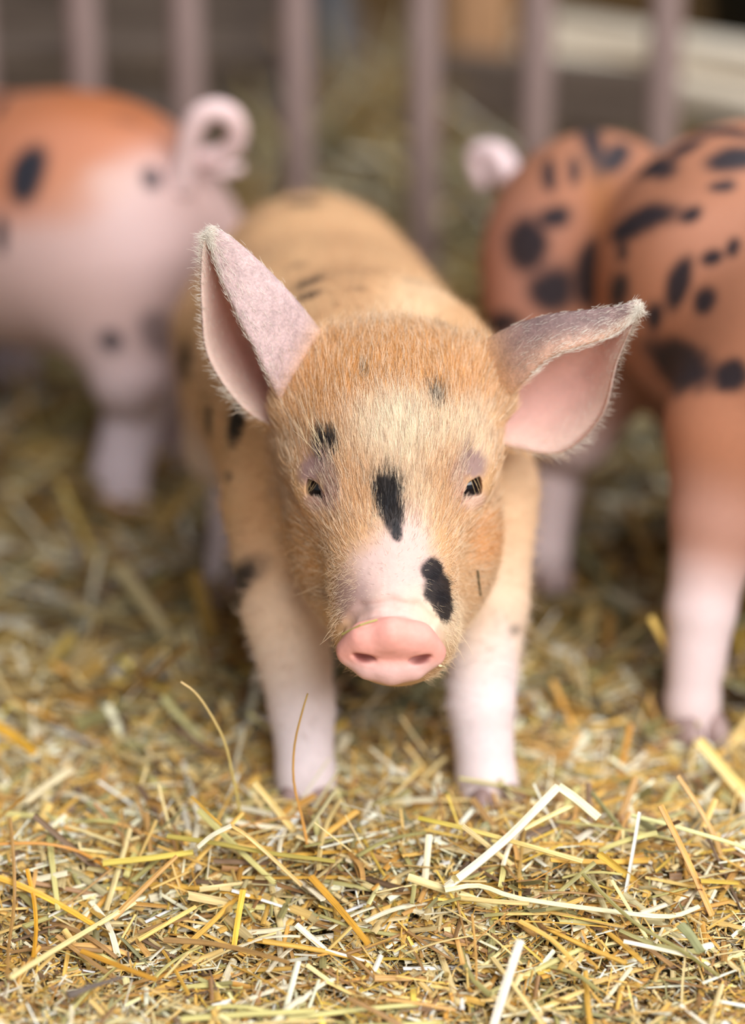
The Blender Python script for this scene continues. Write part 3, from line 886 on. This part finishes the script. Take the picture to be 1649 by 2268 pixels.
LH, LF = ground(268, 1128), ground(372, 1050)
fa, fb = np.array([-0.345, 2.26, 0]), np.array([-0.44, 2.20, 0])
left_sdf = comp([
    ('u', ell((-0.230, 2.015, 0.241), (0.104, 0.100, 0.098)), 0.05),
    ('u', ell((-0.325, 2.125, 0.212), (0.114, 0.125, 0.100)), 0.12),
    ('u', ell((-0.44, 2.235, 0.192), (0.108, 0.115, 0.096)), 0.12),
    ('u', ell((-0.18, 2.045, 0.19), (0.060, 0.065, 0.085)), 0.04),
    ('u', cap((-0.45, 2.25, 0.21), (-0.56, 2.34, 0.22), 0.08, 0.062), 0.08),
    ('u', cap((-0.56, 2.34, 0.24), (-0.62, 2.36, 0.16), 0.055, 0.03), 0.03),
    ('u', chain([(-0.220, 1.985, 0.20), (-0.204, 1.955, 0.125), (-0.200, 1.985, 0.085), (LH[0], LH[1], 0.035), (LH[0], LH[1] - 0.01, 0.004)], [0.060, 0.032, 0.027, 0.0235, 0.0235]), 0.035),
    ('u', chain([(-0.165, 2.05, 0.19), (-0.155, 2.03, 0.12), (-0.145, 2.06, 0.085), (LF[0], LF[1], 0.03), (LF[0], LF[1], 0.004)], [0.06, 0.038, 0.023, 0.020, 0.020]), 0.03),
    ('u', chain([(-0.38, 2.22, 0.18), fa + [0, 0, 0.09], fa + [0, 0, 0.004]], [0.05, 0.026, 0.022]), 0.03),
    ('u', chain([(-0.45, 2.19, 0.18), fb + [0, 0, 0.09], fb + [0, 0, 0.004]], [0.05, 0.026, 0.022]), 0.03),
])
def left_base(p):
    n = vnoise(p, 18)[:, None]
    up = smooth(0.255, 0.325, p[:, 2] + 0.05 * (n[:, 0] - 0.5) - 0.35 * (p[:, 0] + 0.24))[:, None]
    c = lin(204, 172, 167) * (1 - up) + lin(188, 122, 90) * up
    lg = smooth(0.20, 0.06, p[:, 2])[:, None]
    return c * (1 - lg) + lin(214, 196, 202) * lg
def left_paint(c):
    O2 = lin(172, 102, 62)
    c.patch(250, 225, 170, 45, -15, O2, 0.7, 0.8); c.patch(90, 330, 120, 60, 0, lin(188, 126, 100), 0.8, 0.6)
    c.patch(160, 430, 70, 70, 0, lin(190, 132, 102), 0.8, 0.5)
    c.patch(360, 560, 110, 130, 0, lin(212, 184, 183), 0.8, 0.7); c.patch(260, 400, 60, 40, 0, lin(208, 178, 170), 0.8, 0.6)
    for s in [(58, 382, 42, 70, -18, 1.0), (2, 520, 14, 46, 0, 1.0), (336, 392, 24, 30, 15, 0.9), (246, 757, 28, 26, 0, 0.85), (345, 735, 32, 46, 0, 0.55), (2, 225, 14, 40, 0, 0.9), (285, 268, 36, 9, -15, 0.45)]:
        c.patch(*s[:5], lin(46, 46, 54), 0.3, s[5], 0.12, 40)
lp, lo0, lct, _, _ = simple_pig('piglet', 'orange and pink piglet with a curly tail, turned away by the fence', left_sdf, (-0.68, 1.88, -0.024), (-0.06, 2.42, 0.38), left_base, left_paint, (-0.28, 2.1, 0))
tk = [(396, 412), (408, 360), (420, 300), (442, 258), (478, 243), (512, 258), (526, 292), (514, 328), (482, 346), (452, 352), (472, 372), (508, 376), (536, 372)]
td = [1.965, 1.955, 1.945, 1.94, 1.94, 1.942, 1.948, 1.955, 1.962, 1.968, 1.972, 1.972, 1.97]
tk3 = np.array([at(a, b, y) for (a, b), y in zip(tk, td)])
tk3 = crom(tk3, np.linspace(0, 1, 70))
rt = np.interp(np.linspace(0, 1, 70), [0, 0.12, 0.3, 0.7, 0.9, 1], [0.0135, 0.0100, 0.0088, 0.0080, 0.006, 0.0035])
tube('tail', tk3 - lo0, rt, M_SKIN, lp, 14, col=np.tile(lin(232, 204, 204), (70 * 14, 1)))['label'] = 'pale pink curly tail'
hoof((LH[0], LH[1] - 0.012, 0.011), (-0.68, 0.73, 0), 0.02, lp, lo0); hoof((LF[0], LF[1], 0.009), (-0.68, 0.73, 0), 0.018, lp, lo0)

# ================================================================== DARK SPOTTED PIGLET
HF, FF = ground(1212, 1300), ground(1535, 1640)
right_sdf = comp([
    ('u', ell((0.175, 1.885, 0.238), (0.090, 0.092, 0.108)), 0.04),
    ('u', ell((0.282, 1.765, 0.268), (0.114, 0.125, 0.114)), 0.035),
    ('u', ell((0.335, 1.63, 0.235), (0.105, 0.11, 0.110)), 0.05),
    ('u', ell((0.158, 1.85, 0.190), (0.066, 0.062, 0.080)), 0.02),
    ('u', cap((0.37, 1.58, 0.25), (0.44, 1.47, 0.25), 0.08, 0.068), 0.04),
    ('u', cap((0.44, 1.46, 0.25), (0.47, 1.37, 0.17), 0.058, 0.032), 0.03),
    ('u', chain([(0.165, 1.85, 0.17), (0.16, 1.82, 0.12), (0.15, 1.855, 0.085), (HF[0], HF[1], 0.03), (HF[0], HF[1], 0.004)], [0.048, 0.026, 0.020, 0.0165, 0.018]), 0.03),
    ('u', chain([(0.25, 1.88, 0.18), (0.265, 1.86, 0.10), (0.27, 1.88, 0.03), (0.27, 1.87, 0.004)], [0.05, 0.03, 0.019, 0.019]), 0.03),
    ('u', chain([(0.310, 1.63, 0.23), at(1610, 980, 1.60), at(1582, 1150, 1.58), at(1552, 1350, 1.56), at(1532, 1560, 1.542), (FF[0], FF[1], 0.004)], [0.070, 0.036, 0.0295, 0.0235, 0.0185, 0.0190]), 0.07),
    ('u', chain([(0.38, 1.63, 0.18), (0.385, 1.60, 0.09), (0.385, 1.59, 0.004)], [0.06, 0.026, 0.021]), 0.03),
])
def right_base(p):
    n = vnoise(p, 18)[:, None]
    c = lin(178, 122, 95) * (0.80 + 0.36 * n)
    lo_ = smooth(0.235, 0.16, p[:, 2] + 0.06 * (n[:, 0] - 0.5))[:, None]
    c = c * (1 - lo_) + lin(184, 138, 122) * lo_
    lg = smooth(0.150, 0.090, p[:, 2] + 0.03 * (n[:, 0] - 0.5))[:, None]
    return c * (1 - lg) + lin(226, 204, 204) * lg
def right_paint(c):
    K = lin(40, 40, 48)
    c.patch(1330, 430, 30, 120, 0, lin(170, 112, 70), 0.8, 0.7); c.patch(1140, 600, 90, 150, 0, lin(184, 134, 118), 0.7, 0.8)
    c.patch(1560, 520, 90, 80, 0, lin(196, 140, 116), 0.8, 0.7)
    for s in [(1305, 290, 20, 38, -15), (1366, 345, 22, 42, -35), (1450, 372, 30, 26, 20), (1516, 328, 38, 13, 30), (1625, 350, 52, 28, 10), (1600, 412, 26, 13, 10), (1412, 490, 60, 30, 18),
              (1372, 515, 20, 24, 0), (1530, 476, 22, 15, 30), (1500, 632, 19, 55, -12), (1578, 570, 20, 16, 30), (1622, 548, 12, 22, -20), (1214, 385, 12, 36, 0), (1270, 372, 10, 30, 0),
              (1162, 540, 36, 58, 0), (1218, 645, 48, 50, 0), (1302, 610, 20, 70, 0), (1366, 640, 15, 36, 0), (1560, 668, 18, 32, -15), (1495, 812, 34, 56, 0), (1620, 832, 28, 34, 0),  # the tall black area at the thigh fold includes painted fold shade
              (1376, 556, 10, 26, 0), (1500, 258, 90, 14, -8), (1600, 290, 50, 12, -14), (1225, 480, 30, 22, 0), (1110, 715, 30, 22, 0), (1448, 700, 14, 26, 0)]:
        c.patch(s[0], s[1], s[2] * 1.2, s[3] * 1.15, s[4], K, 0.35, 0.97, 0.2, 40)
rp, ro0, rct, _, _ = simple_pig('piglet', 'rust coloured piglet covered with black spots and pale lower legs, head out of view', right_sdf, (0.05, 1.31, -0.024), (0.53, 2.02, 0.40), right_base, right_paint, (0.28, 1.75, 0))
tk = [(1130, 400), (1105, 350), (1078, 338), (1056, 345), (1062, 385), (1080, 415)]
tk3 = crom(np.array([at(a, b, y) for (a, b), y in zip(tk, (1.95, 1.965, 1.975, 1.98, 1.975, 1.97))]), np.linspace(0, 1, 30))
tube('tail', tk3 - ro0, np.linspace(0.0125, 0.007, 30), M_SKIN, rp, 12, col=np.tile(lin(228, 204, 206), (360, 1)))['label'] = 'short pale pink tail'
hoof((HF[0], HF[1], 0.009), (0.3, -0.95, 0), 0.0165, rp, ro0); hoof((FF[0], FF[1], 0.010), (0.3, -0.95, 0), 0.019, rp, ro0)

# ================================================================== STRAW
PAL = np.array([lin(*c) for c in [(222, 178, 92), (228, 192, 118), (236, 212, 154), (246, 234, 200), (206, 154, 74), (184, 142, 84), (176, 168, 112), (152, 148, 106), (156, 118, 78), (122, 98, 76), (232, 196, 92), (194, 182, 138), (250, 242, 220)]])
PW = np.array([0.13, 0.14, 0.15, 0.12, 0.07, 0.08, 0.06, 0.04, 0.06, 0.05, 0.05, 0.05, 0.06]); PW /= PW.sum()

def bed_h(x, y):
    p = np.stack([x, y, np.zeros_like(x)], 1)
    h = 0.016 * vnoise(p + 7, 7) + 0.010 * vnoise(p + 2, 18)
    h = h + 0.020 * np.exp(-((y - 1.335) / 0.055) ** 2) - 0.003
    return h

def straw_soup(name, n, xy, zfun, Lr, Wr, pitch_s, seed, dark=1.0, steep=0.08, thick=0.03):
    rg = np.random.default_rng(seed)
    x, y = xy(rg, n)
    layer = rg.random(n) ** 0.8
    L = rg.uniform(0, 1, n) ** 1.6 * (Lr[1] - Lr[0]) + Lr[0]
    W = rg.uniform(0, 1, n) ** 1.7 * (Wr[1] - Wr[0]) + Wr[0]
    nearf = 0.55 + 0.45 * smooth(1.18, 1.36, y); L = L * nearf; W = W * (0.4 + 0.6 * nearf)
    yaw = rg.uniform(0, 2 * np.pi, n)
    pit = rg.normal(0, pitch_s, n); st = rg.random(n) < steep; pit[st] = rg.uniform(0.35, 0.8, st.sum()) * rg.choice([-1, 1], st.sum())
    z = zfun(x, y) + (layer - 1) * thick + 0.5 * L * np.abs(np.sin(pit)) * 0.5
    d = np.stack([np.cos(yaw) * np.cos(pit), np.sin(yaw) * np.cos(pit), np.sin(pit)], 1)
    sd = unit(np.cross(d, np.array([0, 0, 1.]) + rg.normal(0, 0.45, (n, 3))))
    up = np.cross(sd, d)
    c = np.stack([x, y, z], 1)
    bend = rg.normal(0, 0.03, n); bs = rg.normal(0, 0.022, n)
    prof = np.array([(-0.5, -0.10), (-0.22, 0.13), (0.22, 0.13), (0.5, -0.10)])
    V = np.empty((n, 3, 4, 3), np.float32)
    ts = (-0.5, 0.0, 0.5)
    tw = rg.normal(0, 0.35, n)
    for a, t in enumerate(ts):
        cen = c + d * (t * L)[:, None] + up * (bend * L * (0.25 - t * t))[:, None] + sd * (bs * L * (0.25 - t * t))[:, None]
        ca, sa = np.cos(tw * t)[:, None], np.sin(tw * t)[:, None]
        s2, u2 = sd * ca + up * sa, up * ca - sd * sa
        for b, (px, pz) in enumerate(prof):
            V[:, a, b] = cen + s2 * (px * W)[:, None] + u2 * (pz * W)[:, None]
    base = (np.arange(n) * 12)[:, None]
    fq = []
    for a in (0, 1):
        for b in range(3):
            fq.append([a * 4 + b, a * 4 + b + 1, (a + 1) * 4 + b + 1, (a + 1) * 4 + b])
    Fq = (base[:, :, None] + np.array(fq)[None]).reshape(-1, 4)
    ci = rg.choice(len(PAL), n, p=PW)
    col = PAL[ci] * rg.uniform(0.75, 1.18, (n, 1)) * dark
    deep = (0.55 + 0.45 * smooth(0.0, 0.6, layer))[:, None]                 # straw gets darker and browner towards the bottom
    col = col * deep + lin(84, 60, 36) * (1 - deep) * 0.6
    lv = np.ones((n, 3, 4, 1)); lv[:, 0] = rg.uniform(0.85, 1.1, (n, 1, 1)); lv[:, 2] = rg.uniform(0.85, 1.1, (n, 1, 1))
    cv = (col[:, None, None, :] * lv).reshape(-1, 3)
    o = mesh_obj(name, V.reshape(-1, 3), Fq, M_STRAW, col=np.clip(cv, 0, 0.9))
    gr = o.data.attributes.new('grain', 'FLOAT_VECTOR', 'POINT')
    gv = np.empty((n, 3, 4, 3), np.float32)
    for a, t in enumerate(ts):
        for b, (px, pz) in enumerate(prof):
            gv[:, a, b, 0] = px * 5.0; gv[:, a, b, 1] = t * L * 45; gv[:, a, b, 2] = rg.random(n) * 0 + np.arange(n) * 3.17 % 97
    gr.data.foreach_set('vector', gv.ravel())
    o['kind'] = 'stuff'
    return o

def near_xy(rg, n):
    y = 1.02 + 0.64 * rg.random(n) ** 1.15; return rg.uniform(-1, 1, n) * (0.20 + 0.17 * y), y
def mid_xy(rg, n):
    y = 1.55 + 1.1 * rg.random(n) ** 1.2; return rg.uniform(-1, 1, n) * (0.34 + 0.20 * y), y
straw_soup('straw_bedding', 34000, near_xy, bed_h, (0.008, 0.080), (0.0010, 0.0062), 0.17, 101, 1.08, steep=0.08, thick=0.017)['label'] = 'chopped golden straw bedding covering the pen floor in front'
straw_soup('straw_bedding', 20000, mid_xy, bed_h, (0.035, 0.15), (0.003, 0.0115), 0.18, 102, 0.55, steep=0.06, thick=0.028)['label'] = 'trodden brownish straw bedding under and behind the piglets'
def far_xy(rg, n):
    return rg.uniform(-0.9, 0.9, n), rg.uniform(2.38, 3.3, n)
def heap_h(x, y):
    p = np.stack([x, y, np.zeros_like(x)], 1)
    return 0.01 + 0.045 * vnoise(p, 6) + 0.12 * np.exp(-((x - 0.02) / 0.14) ** 2 - ((y - 2.85) / 0.28) ** 2) + 0.05 * np.exp(-((x - 0.16) / 0.1) ** 2 - ((y - 2.6) / 0.15) ** 2)
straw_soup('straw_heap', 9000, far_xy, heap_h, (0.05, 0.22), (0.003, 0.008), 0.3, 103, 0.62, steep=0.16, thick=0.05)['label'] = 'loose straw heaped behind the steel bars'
def chaff_xy(rg, n):
    y = 1.08 + 0.42 * rg.random(n) ** 1.25; return rg.uniform(-1, 1, n) * (0.14 + 0.16 * y), y
straw_soup('straw_chaff', 36000, chaff_xy, lambda x, y: bed_h(x, y) + 0.001, (0.003, 0.018), (0.0006, 0.0024), 0.35, 104, 0.95, steep=0.15, thick=0.012)['label'] = 'fine broken chaff between the straw stalks'

# --- single stalks
def stalk_mesh(name, pts, width, col, flat=0.45, seg=6, nsub=3, tilt=(0.0, -0.5, 0.85), taper=0.8, colors2=None):
    K = np.asarray(pts, float)
    n = (len(K) - 1) * nsub + 1
    Pp = crom(K, np.linspace(0, 1, n)) if len(K) > 2 else np.linspace(K[0], K[1], max(3, nsub + 1))
    n = len(Pp); t = unit(np.gradient(Pp, axis=0)); up0 = np.array(tilt)
    vs_, gr, lc = [], [], []
    acc = 0.0
    for i in range(n):
        if i: acc += np.linalg.norm(Pp[i] - Pp[i - 1])
        s = unit(np.cross(t[i], up0)); u = np.cross(s, t[i])
        wv = width * (1 - (1 - taper) * (i / (n - 1)))
        for k in range(seg):
            a = 2 * math.pi * (k + 0.5) / seg
            vs_.append(Pp[i] + s * math.cos(a) * wv / 2 + u * math.sin(a) * wv / 2 * flat); gr.append((math.cos(a) * 2.5, acc * 45, width * 1e4 % 37))
            f = i / (n - 1)
            c = np.asarray(col) if colors2 is None else np.asarray(col) * (1 - f) + np.asarray(colors2) * f
            lc.append(c * (0.94 + 0.12 * ((i * 7) % 3) / 2))
    fs = []
    for i in range(n - 1):
        for k in range(seg):
            k2 = (k + 1) % seg; fs.append((i * seg + k, i * seg + k2, (i + 1) * seg + k2, (i + 1) * seg + k))
    fs.append(tuple(range(seg))[::-1]); fs.append(tuple((n - 1) * seg + k for k in range(seg)))
    o = mesh_obj(name, vs_, fs, M_STRAW, col=np.array(lc))
    g = o.data.attributes.new('grain', 'FLOAT_VECTOR', 'POINT'); g.data.foreach_set('vector', np.array(gr, np.float32).ravel())
    return o

GOLD, PALE, WHITE, OLIVE, BROWN, ORNG, LIME = lin(224, 176, 80), lin(238, 212, 146), lin(250, 240, 210), lin(170, 158, 84), lin(160, 116, 66), lin(222, 160, 82), lin(212, 204, 110)
GREY, GREEN = lin(146, 138, 128), lin(160, 164, 120)
GRP = 'single stalks on top of the straw bedding'
def on_bed(px, py, clear):              # point of the sight line that lies 'clear' above the straw surface
    lo, hi = 1.0, 2.2
    for _ in range(40):
        m = (lo + hi) / 2; q = at(px, py, m)
        if q[2] > float(bed_h(q[:1], q[1:2])[0]) + clear: lo = m
        else: hi = m
    return at(px, py, lo)
def hero(pts, wpx, col, label, taper=0.85, flat=0.45, c2=None, name='straw_stalk', cat='straw', nsub=3, stand=False, lift=0.013):
    if stand:                            # stands on its lowest point, nearly upright
        lowp = max(pts, key=lambda p: p[1]); b = on_bed(lowp[0], lowp[1], 0.002)
        K = np.array([at(p[0], p[1], b[1] + (p[2] - lowp[2])) for p in pts])
    else:
        lf = lift if isinstance(lift, list) else [lift] * len(pts)
        K = np.array([on_bed(p[0], p[1], l) for p, l in zip(pts, lf)])
    width = wpx * (K[:, 1].mean() * 1.09) / FPX
    o = stalk_mesh(name, K, width, col, flat, 6, nsub, taper=taper, colors2=c2)
    return tag(o, label, cat, GRP)

H = hero
H([(534, 1822, 1.385), (530, 1790, 1.384), (514, 1712, 1.38), (496, 1640, 1.378), (460, 1572, 1.376), (430, 1532, 1.374), (400, 1510, 1.372)], 8, lin(190, 172, 90), 'thin olive stalk standing up and arching over, with a frayed tip, before the piglet\'s foreleg', 0.6, 0.8, lin(226, 196, 140), stand=True)
H([(682, 1880, 1.365), (668, 1810, 1.37), (650, 1730, 1.372), (652, 1650, 1.373), (668, 1580, 1.374), (681, 1536, 1.375)], 8, ORNG, 'thin orange brown stalk standing upright against the piglet\'s white foreleg', 0.5, 0.8, lin(170, 140, 80), stand=True)
H([(668, 1962, 1.325), (600, 1898, 1.33), (545, 1850, 1.333), (512, 1829, 1.335)], 11, lin(226, 190, 120), 'tan bent stalk whose broken end folds over a pale flap', 0.9, lift=[0.012, 0.022, 0.032, 0.040])
H([(512, 1829, 1.335), (470, 1850, 1.331), (438, 1877, 1.328)], 13, WHITE, 'pale folded flap at the end of the tan bent stalk', 0.9, lift=[0.040, 0.034, 0.028])
H([(424, 1764, 1.365), (455, 1795, 1.36), (490, 1828, 1.352)], 8, GOLD, 'short thin golden stalk leaning onto the tan bent stalk', lift=[0.034, 0.036, 0.038])
H([(562, 1733, 1.40), (605, 1785, 1.395), (652, 1842, 1.385)], 19, lin(226, 196, 122), 'broad blurred stalk slanting down beside the piglet\'s white hoof', 1, stand=True)
H([(792, 1796, 1.385), (745, 1830, 1.375), (688, 1872, 1.362)], 16, lin(236, 184, 92), 'short straight orange gold stalk poking up between the piglet\'s hooves', 1, stand=True)
H([(1236, 1742, 1.40), (1180, 1800, 1.385), (1130, 1850, 1.372), (1060, 1910, 1.352), (985, 1968, 1.335)], 22, WHITE, 'wide cream white stalk slanting up to the bent flap beside the piglet\'s hoof', 1, lift=[0.042, 0.034, 0.026, 0.018, 0.012])
H([(1236, 1742, 1.40), (1275, 1770, 1.395), (1325, 1812, 1.388)], 24, lin(240, 230, 186), 'wide cream flap bent down at the top of the cream white stalk', 1, lift=[0.042, 0.036, 0.030])
H([(1270, 1782, 1.385), (1220, 1806, 1.38), (1160, 1836, 1.372)], 14, lin(244, 226, 160), 'short pale yellow stalk crossing under the cream flap', lift=[0.030, 0.026, 0.022])
H([(926, 1812, 1.378), (1025, 1834, 1.371), (1150, 1868, 1.36), (1290, 1908, 1.345)], 13, lin(206, 184, 70), 'long stalk turning from olive to pale gold, lying in front of the piglet\'s hoof', 1.0, 0.45, PALE, lift=0.02)
H([(1462, 1784, 1.352), (1500, 1860, 1.342), (1540, 1945, 1.33), (1576, 2028, 1.318)], 16, lin(226, 168, 92), 'thick orange brown stem slanting steeply over the bedding', 1, stand=True)
H([(1500, 1718, 1.365), (1545, 1785, 1.358), (1578, 1845, 1.35), (1596, 1892, 1.345)], 13, lin(220, 176, 112), 'tan stem bending down, parallel to the thick orange brown stem', stand=True)
H([(1545, 1640, 1.395), (1600, 1705, 1.385), (1700, 1820, 1.365)], 32, lin(240, 212, 130), 'broad pale yellow stalk reaching up from the edge of the picture', 1, stand=True)
H([(1398, 1806, 1.362), (1500, 1832, 1.357), (1680, 1886, 1.345)], 12, lin(226, 226, 160), 'long pale green stalk lying behind the thick orange brown stem', lift=0.018)
H([(1152, 2082, 1.232), (1130, 2150, 1.222), (1108, 2220, 1.212), (1088, 2290, 1.204)], 23, lin(248, 240, 222), 'broad white stalk sticking up at the bottom edge', 1, stand=True)
H([(985, 1972, 1.328), (1060, 1962, 1.327), (1150, 1990, 1.32), (1350, 2018, 1.312), (1480, 2030, 1.308), (1548, 2008, 1.31)], 14, lin(240, 230, 186), 'long twisted cream leaf lying across the bedding', 0.9)
H([(1290, 1935, 1.325), (1400, 2040, 1.295), (1500, 2100, 1.278), (1592, 2162, 1.262)], 11, lin(150, 140, 82), 'long thin dark olive stem crossing the twisted cream leaf', lift=[0.022, 0.022, 0.018, 0.014])
H([(-20, 1938, 1.328), (60, 1968, 1.32), (140, 2008, 1.31), (220, 2056, 1.297)], 17, lin(240, 186, 70), 'wide bright golden stalk coming in from the side edge, above the long pale stalk')
H([(22, 2166, 1.262), (120, 2105, 1.28), (230, 2040, 1.297), (300, 1998, 1.307)], 16, lin(240, 222, 158), 'long straight pale stalk whose upper end meets the tan leaf', lift=0.016)
H([(250, 2035, 1.296), (300, 1985, 1.306), (345, 1940, 1.318), (392, 1896, 1.33)], 18, lin(214, 164, 96), 'tan leaf blade curving up from the long pale stalk', 0.6, lift=[0.014, 0.018, 0.022, 0.026])
H([(306, 2082, 1.282), (365, 2048, 1.29), (434, 2008, 1.30)], 13, lin(240, 206, 120), 'short pale gold stalk lying below the tan leaf')
H([(538, 1972, 1.312), (528, 2030, 1.298), (518, 2096, 1.282)], 17, lin(248, 200, 80), 'broad bright yellow stalk standing on end in the middle of the bedding', stand=True)
H([(180, 2106, 1.272), (260, 2138, 1.264), (346, 2170, 1.256)], 15, lin(206, 150, 56), 'golden brown flat stalk lying low near the bottom edge')
H([(362, 2082, 1.28), (450, 2088, 1.278), (540, 2104, 1.274), (640, 2132, 1.268)], 17, lin(166, 128, 76), 'long rough brown stem lying below the bright yellow stalk', 0.7, lift=0.016)
H([(370, 1852, 1.352), (480, 1868, 1.348), (600, 1890, 1.342), (742, 1908, 1.336)], 14, lin(186, 168, 84), 'long flat olive leaf lying behind the tan bent stalk', 0.8, lift=0.018)
H([(228, 1912, 1.335), (320, 1902, 1.337), (428, 1888, 1.34)], 18, lin(230, 206, 100), 'short yellow green stalk lying in front of the flat olive leaf', lift=0.017)
H([(688, 1942, 1.325), (745, 2005, 1.308), (815, 2090, 1.286)], 20, lin(226, 168, 66), 'wide golden stalk slanting down to the middle of the bottom edge')
H([(1506, 2048, 1.296), (1528, 2072, 1.29), (1552, 2108, 1.282)], 27, lin(154, 156, 110), 'short broad grey green leaf piece under the orange brown stem', 0.9, 0.3, lift=0.022)
H([(1396, 1602, 1.455), (1384, 1660, 1.448), (1368, 1725, 1.44)], 16, lin(206, 146, 56), 'blurred amber stalk standing up between the two pairs of pale forelegs', stand=True)
H([(1440, 1368, 1.475), (1490, 1460, 1.48), (1545, 1570, 1.485)], 20, lin(232, 196, 110), 'blurred straw leaning against the spotted piglet\'s pale foreleg', stand=True)
H([(-20, 1598, 1.43), (40, 1640, 1.42), (75, 1668, 1.415)], 26, lin(226, 172, 60), 'broad blurred golden straw at the side edge of the bedding', lift=0.02)
H([(158, 1704, 1.395), (110, 1736, 1.388), (58, 1776, 1.38)], 22, lin(240, 224, 182), 'blurred wide cream straw lying behind the sharp bedding', lift=0.02)
H([(22, 1812, 1.358), (30, 1900, 1.34), (32, 1995, 1.318), (20, 2090, 1.296), (16, 2165, 1.28)], 10, lin(178, 136, 78), 'thin wavy brown stem running down along the side edge', lift=0.018)
H([(-10, 1870, 1.342), (90, 1868, 1.342), (175, 1886, 1.338), (240, 1925, 1.328)], 9, lin(214, 150, 66), 'thin orange stem arching above the wide bright golden stalk')
H([(150, 2206, 1.24), (200, 2186, 1.246), (270, 2164, 1.25)], 22, lin(112, 100, 92), 'dark grey withered leaf lying near the bottom corner', 0.4, 0.5, lift=0.016)
H([(60, 1925, 1.328), (75, 1990, 1.312), (80, 2060, 1.296), (74, 2118, 1.282)], 12, lin(232, 168, 50), 'bright orange yellow stalk bent downwards below the wide golden stalk')
H([(1045, 2025, 1.30), (1053, 2110, 1.278), (1055, 2190, 1.258)], 7, lin(196, 150, 80), 'very thin brown stem standing behind the broad white stalk', stand=True)
H([(1150, 2040, 1.292), (1220, 2080, 1.282), (1268, 2128, 1.272)], 14, lin(238, 190, 100), 'short gold stalk pointing at the long dark olive stem', lift=0.016)
H([(1380, 2085, 1.272), (1450, 2100, 1.27), (1540, 2120, 1.264)], 12, WHITE, 'short white stalk under the long dark olive stem', lift=0.015)
# straw bits stuck to the snout and cheek
def bit(pts, wpx, col, label):
    K = []
    for px, py in pts:
        h = coat.hit(px, py)
        K.append(h[0] + h[1] * 0.0015 if h else at(px, py, 1.35))
    o = stalk_mesh('straw_bit', np.array(K), wpx * 1.45 / FPX, col, 0.6, 5, 2)
    return tag(o, label, 'straw', 'straw bits stuck to the piglet\'s face')
bit([(762, 1408), (800, 1388), (838, 1377)], 6, lin(196, 184, 110), 'tiny yellow straw bit stuck on top of the snout')
bit([(1053, 1262), (1056, 1290), (1060, 1318)], 5, lin(66, 64, 40), 'tiny dark stem stuck to the cheek')
bit([(972, 1470), (980, 1474)], 9, lin(240, 226, 180), 'tiny pale crumb stuck to the edge of the snout')

# --- the many loose stalks that show largest
protos = []
rgp = np.random.default_rng(200)
for k in range(14):
    L = rgp.uniform(0.035, 0.085); nb = rgp.normal(0, 0.0012); nz_ = abs(rgp.normal(0, 0.0015))
    K = np.array([(-L / 2, 0, 0), (-L / 6, nb, nz_), (L / 6, nb, nz_), (L / 2, 0, 0)])
    c = [GOLD, PALE, WHITE, lin(226, 176, 106), lin(218, 208, 136), lin(178, 170, 110), lin(172, 134, 88)][k % 7]
    o = stalk_mesh('straw_stalk', K, rgp.uniform(0.0020, 0.0046), c * rgp.uniform(0.9, 1.08), 0.4, 6, 2, tilt=(0, 0.05, 1))
    lab = ['loose golden stalk lying among the chopped bedding', 'loose pale yellow stalk lying among the chopped bedding', 'loose cream white stalk lying among the chopped bedding', 'loose orange tan stalk lying among the chopped bedding',
           'loose yellow green stalk lying among the chopped bedding', 'loose olive green stalk lying among the chopped bedding', 'loose brown stalk lying among the chopped bedding'][k % 7]
    grp = lab.replace('loose ', 'loose scattered ').replace(' stalk lying among the chopped bedding', ' stalks')
    protos.append((o, lab, grp)); tag(o, lab, 'straw', grp)
NIND = 182
for k in range(NIND):
    o, lab, grp = protos[k % 14]
    if k >= 14:
        o = o.copy(); C.objects.link(o)
    y = rgp.uniform(1.17, 1.50); x = rgp.uniform(-1, 1) * 0.150 * y * 1.05
    z = float(bed_h(np.array([x]), np.array([y]))[0]) + rgp.uniform(-0.003, 0.005)
    pt_ = rgp.normal(0, 0.15)
    o.location = (x, y, z + abs(math.sin(pt_)) * 0.02)
    o.rotation_euler = (rgp.normal(0, 0.3), pt_, rgp.uniform(0, 6.28))
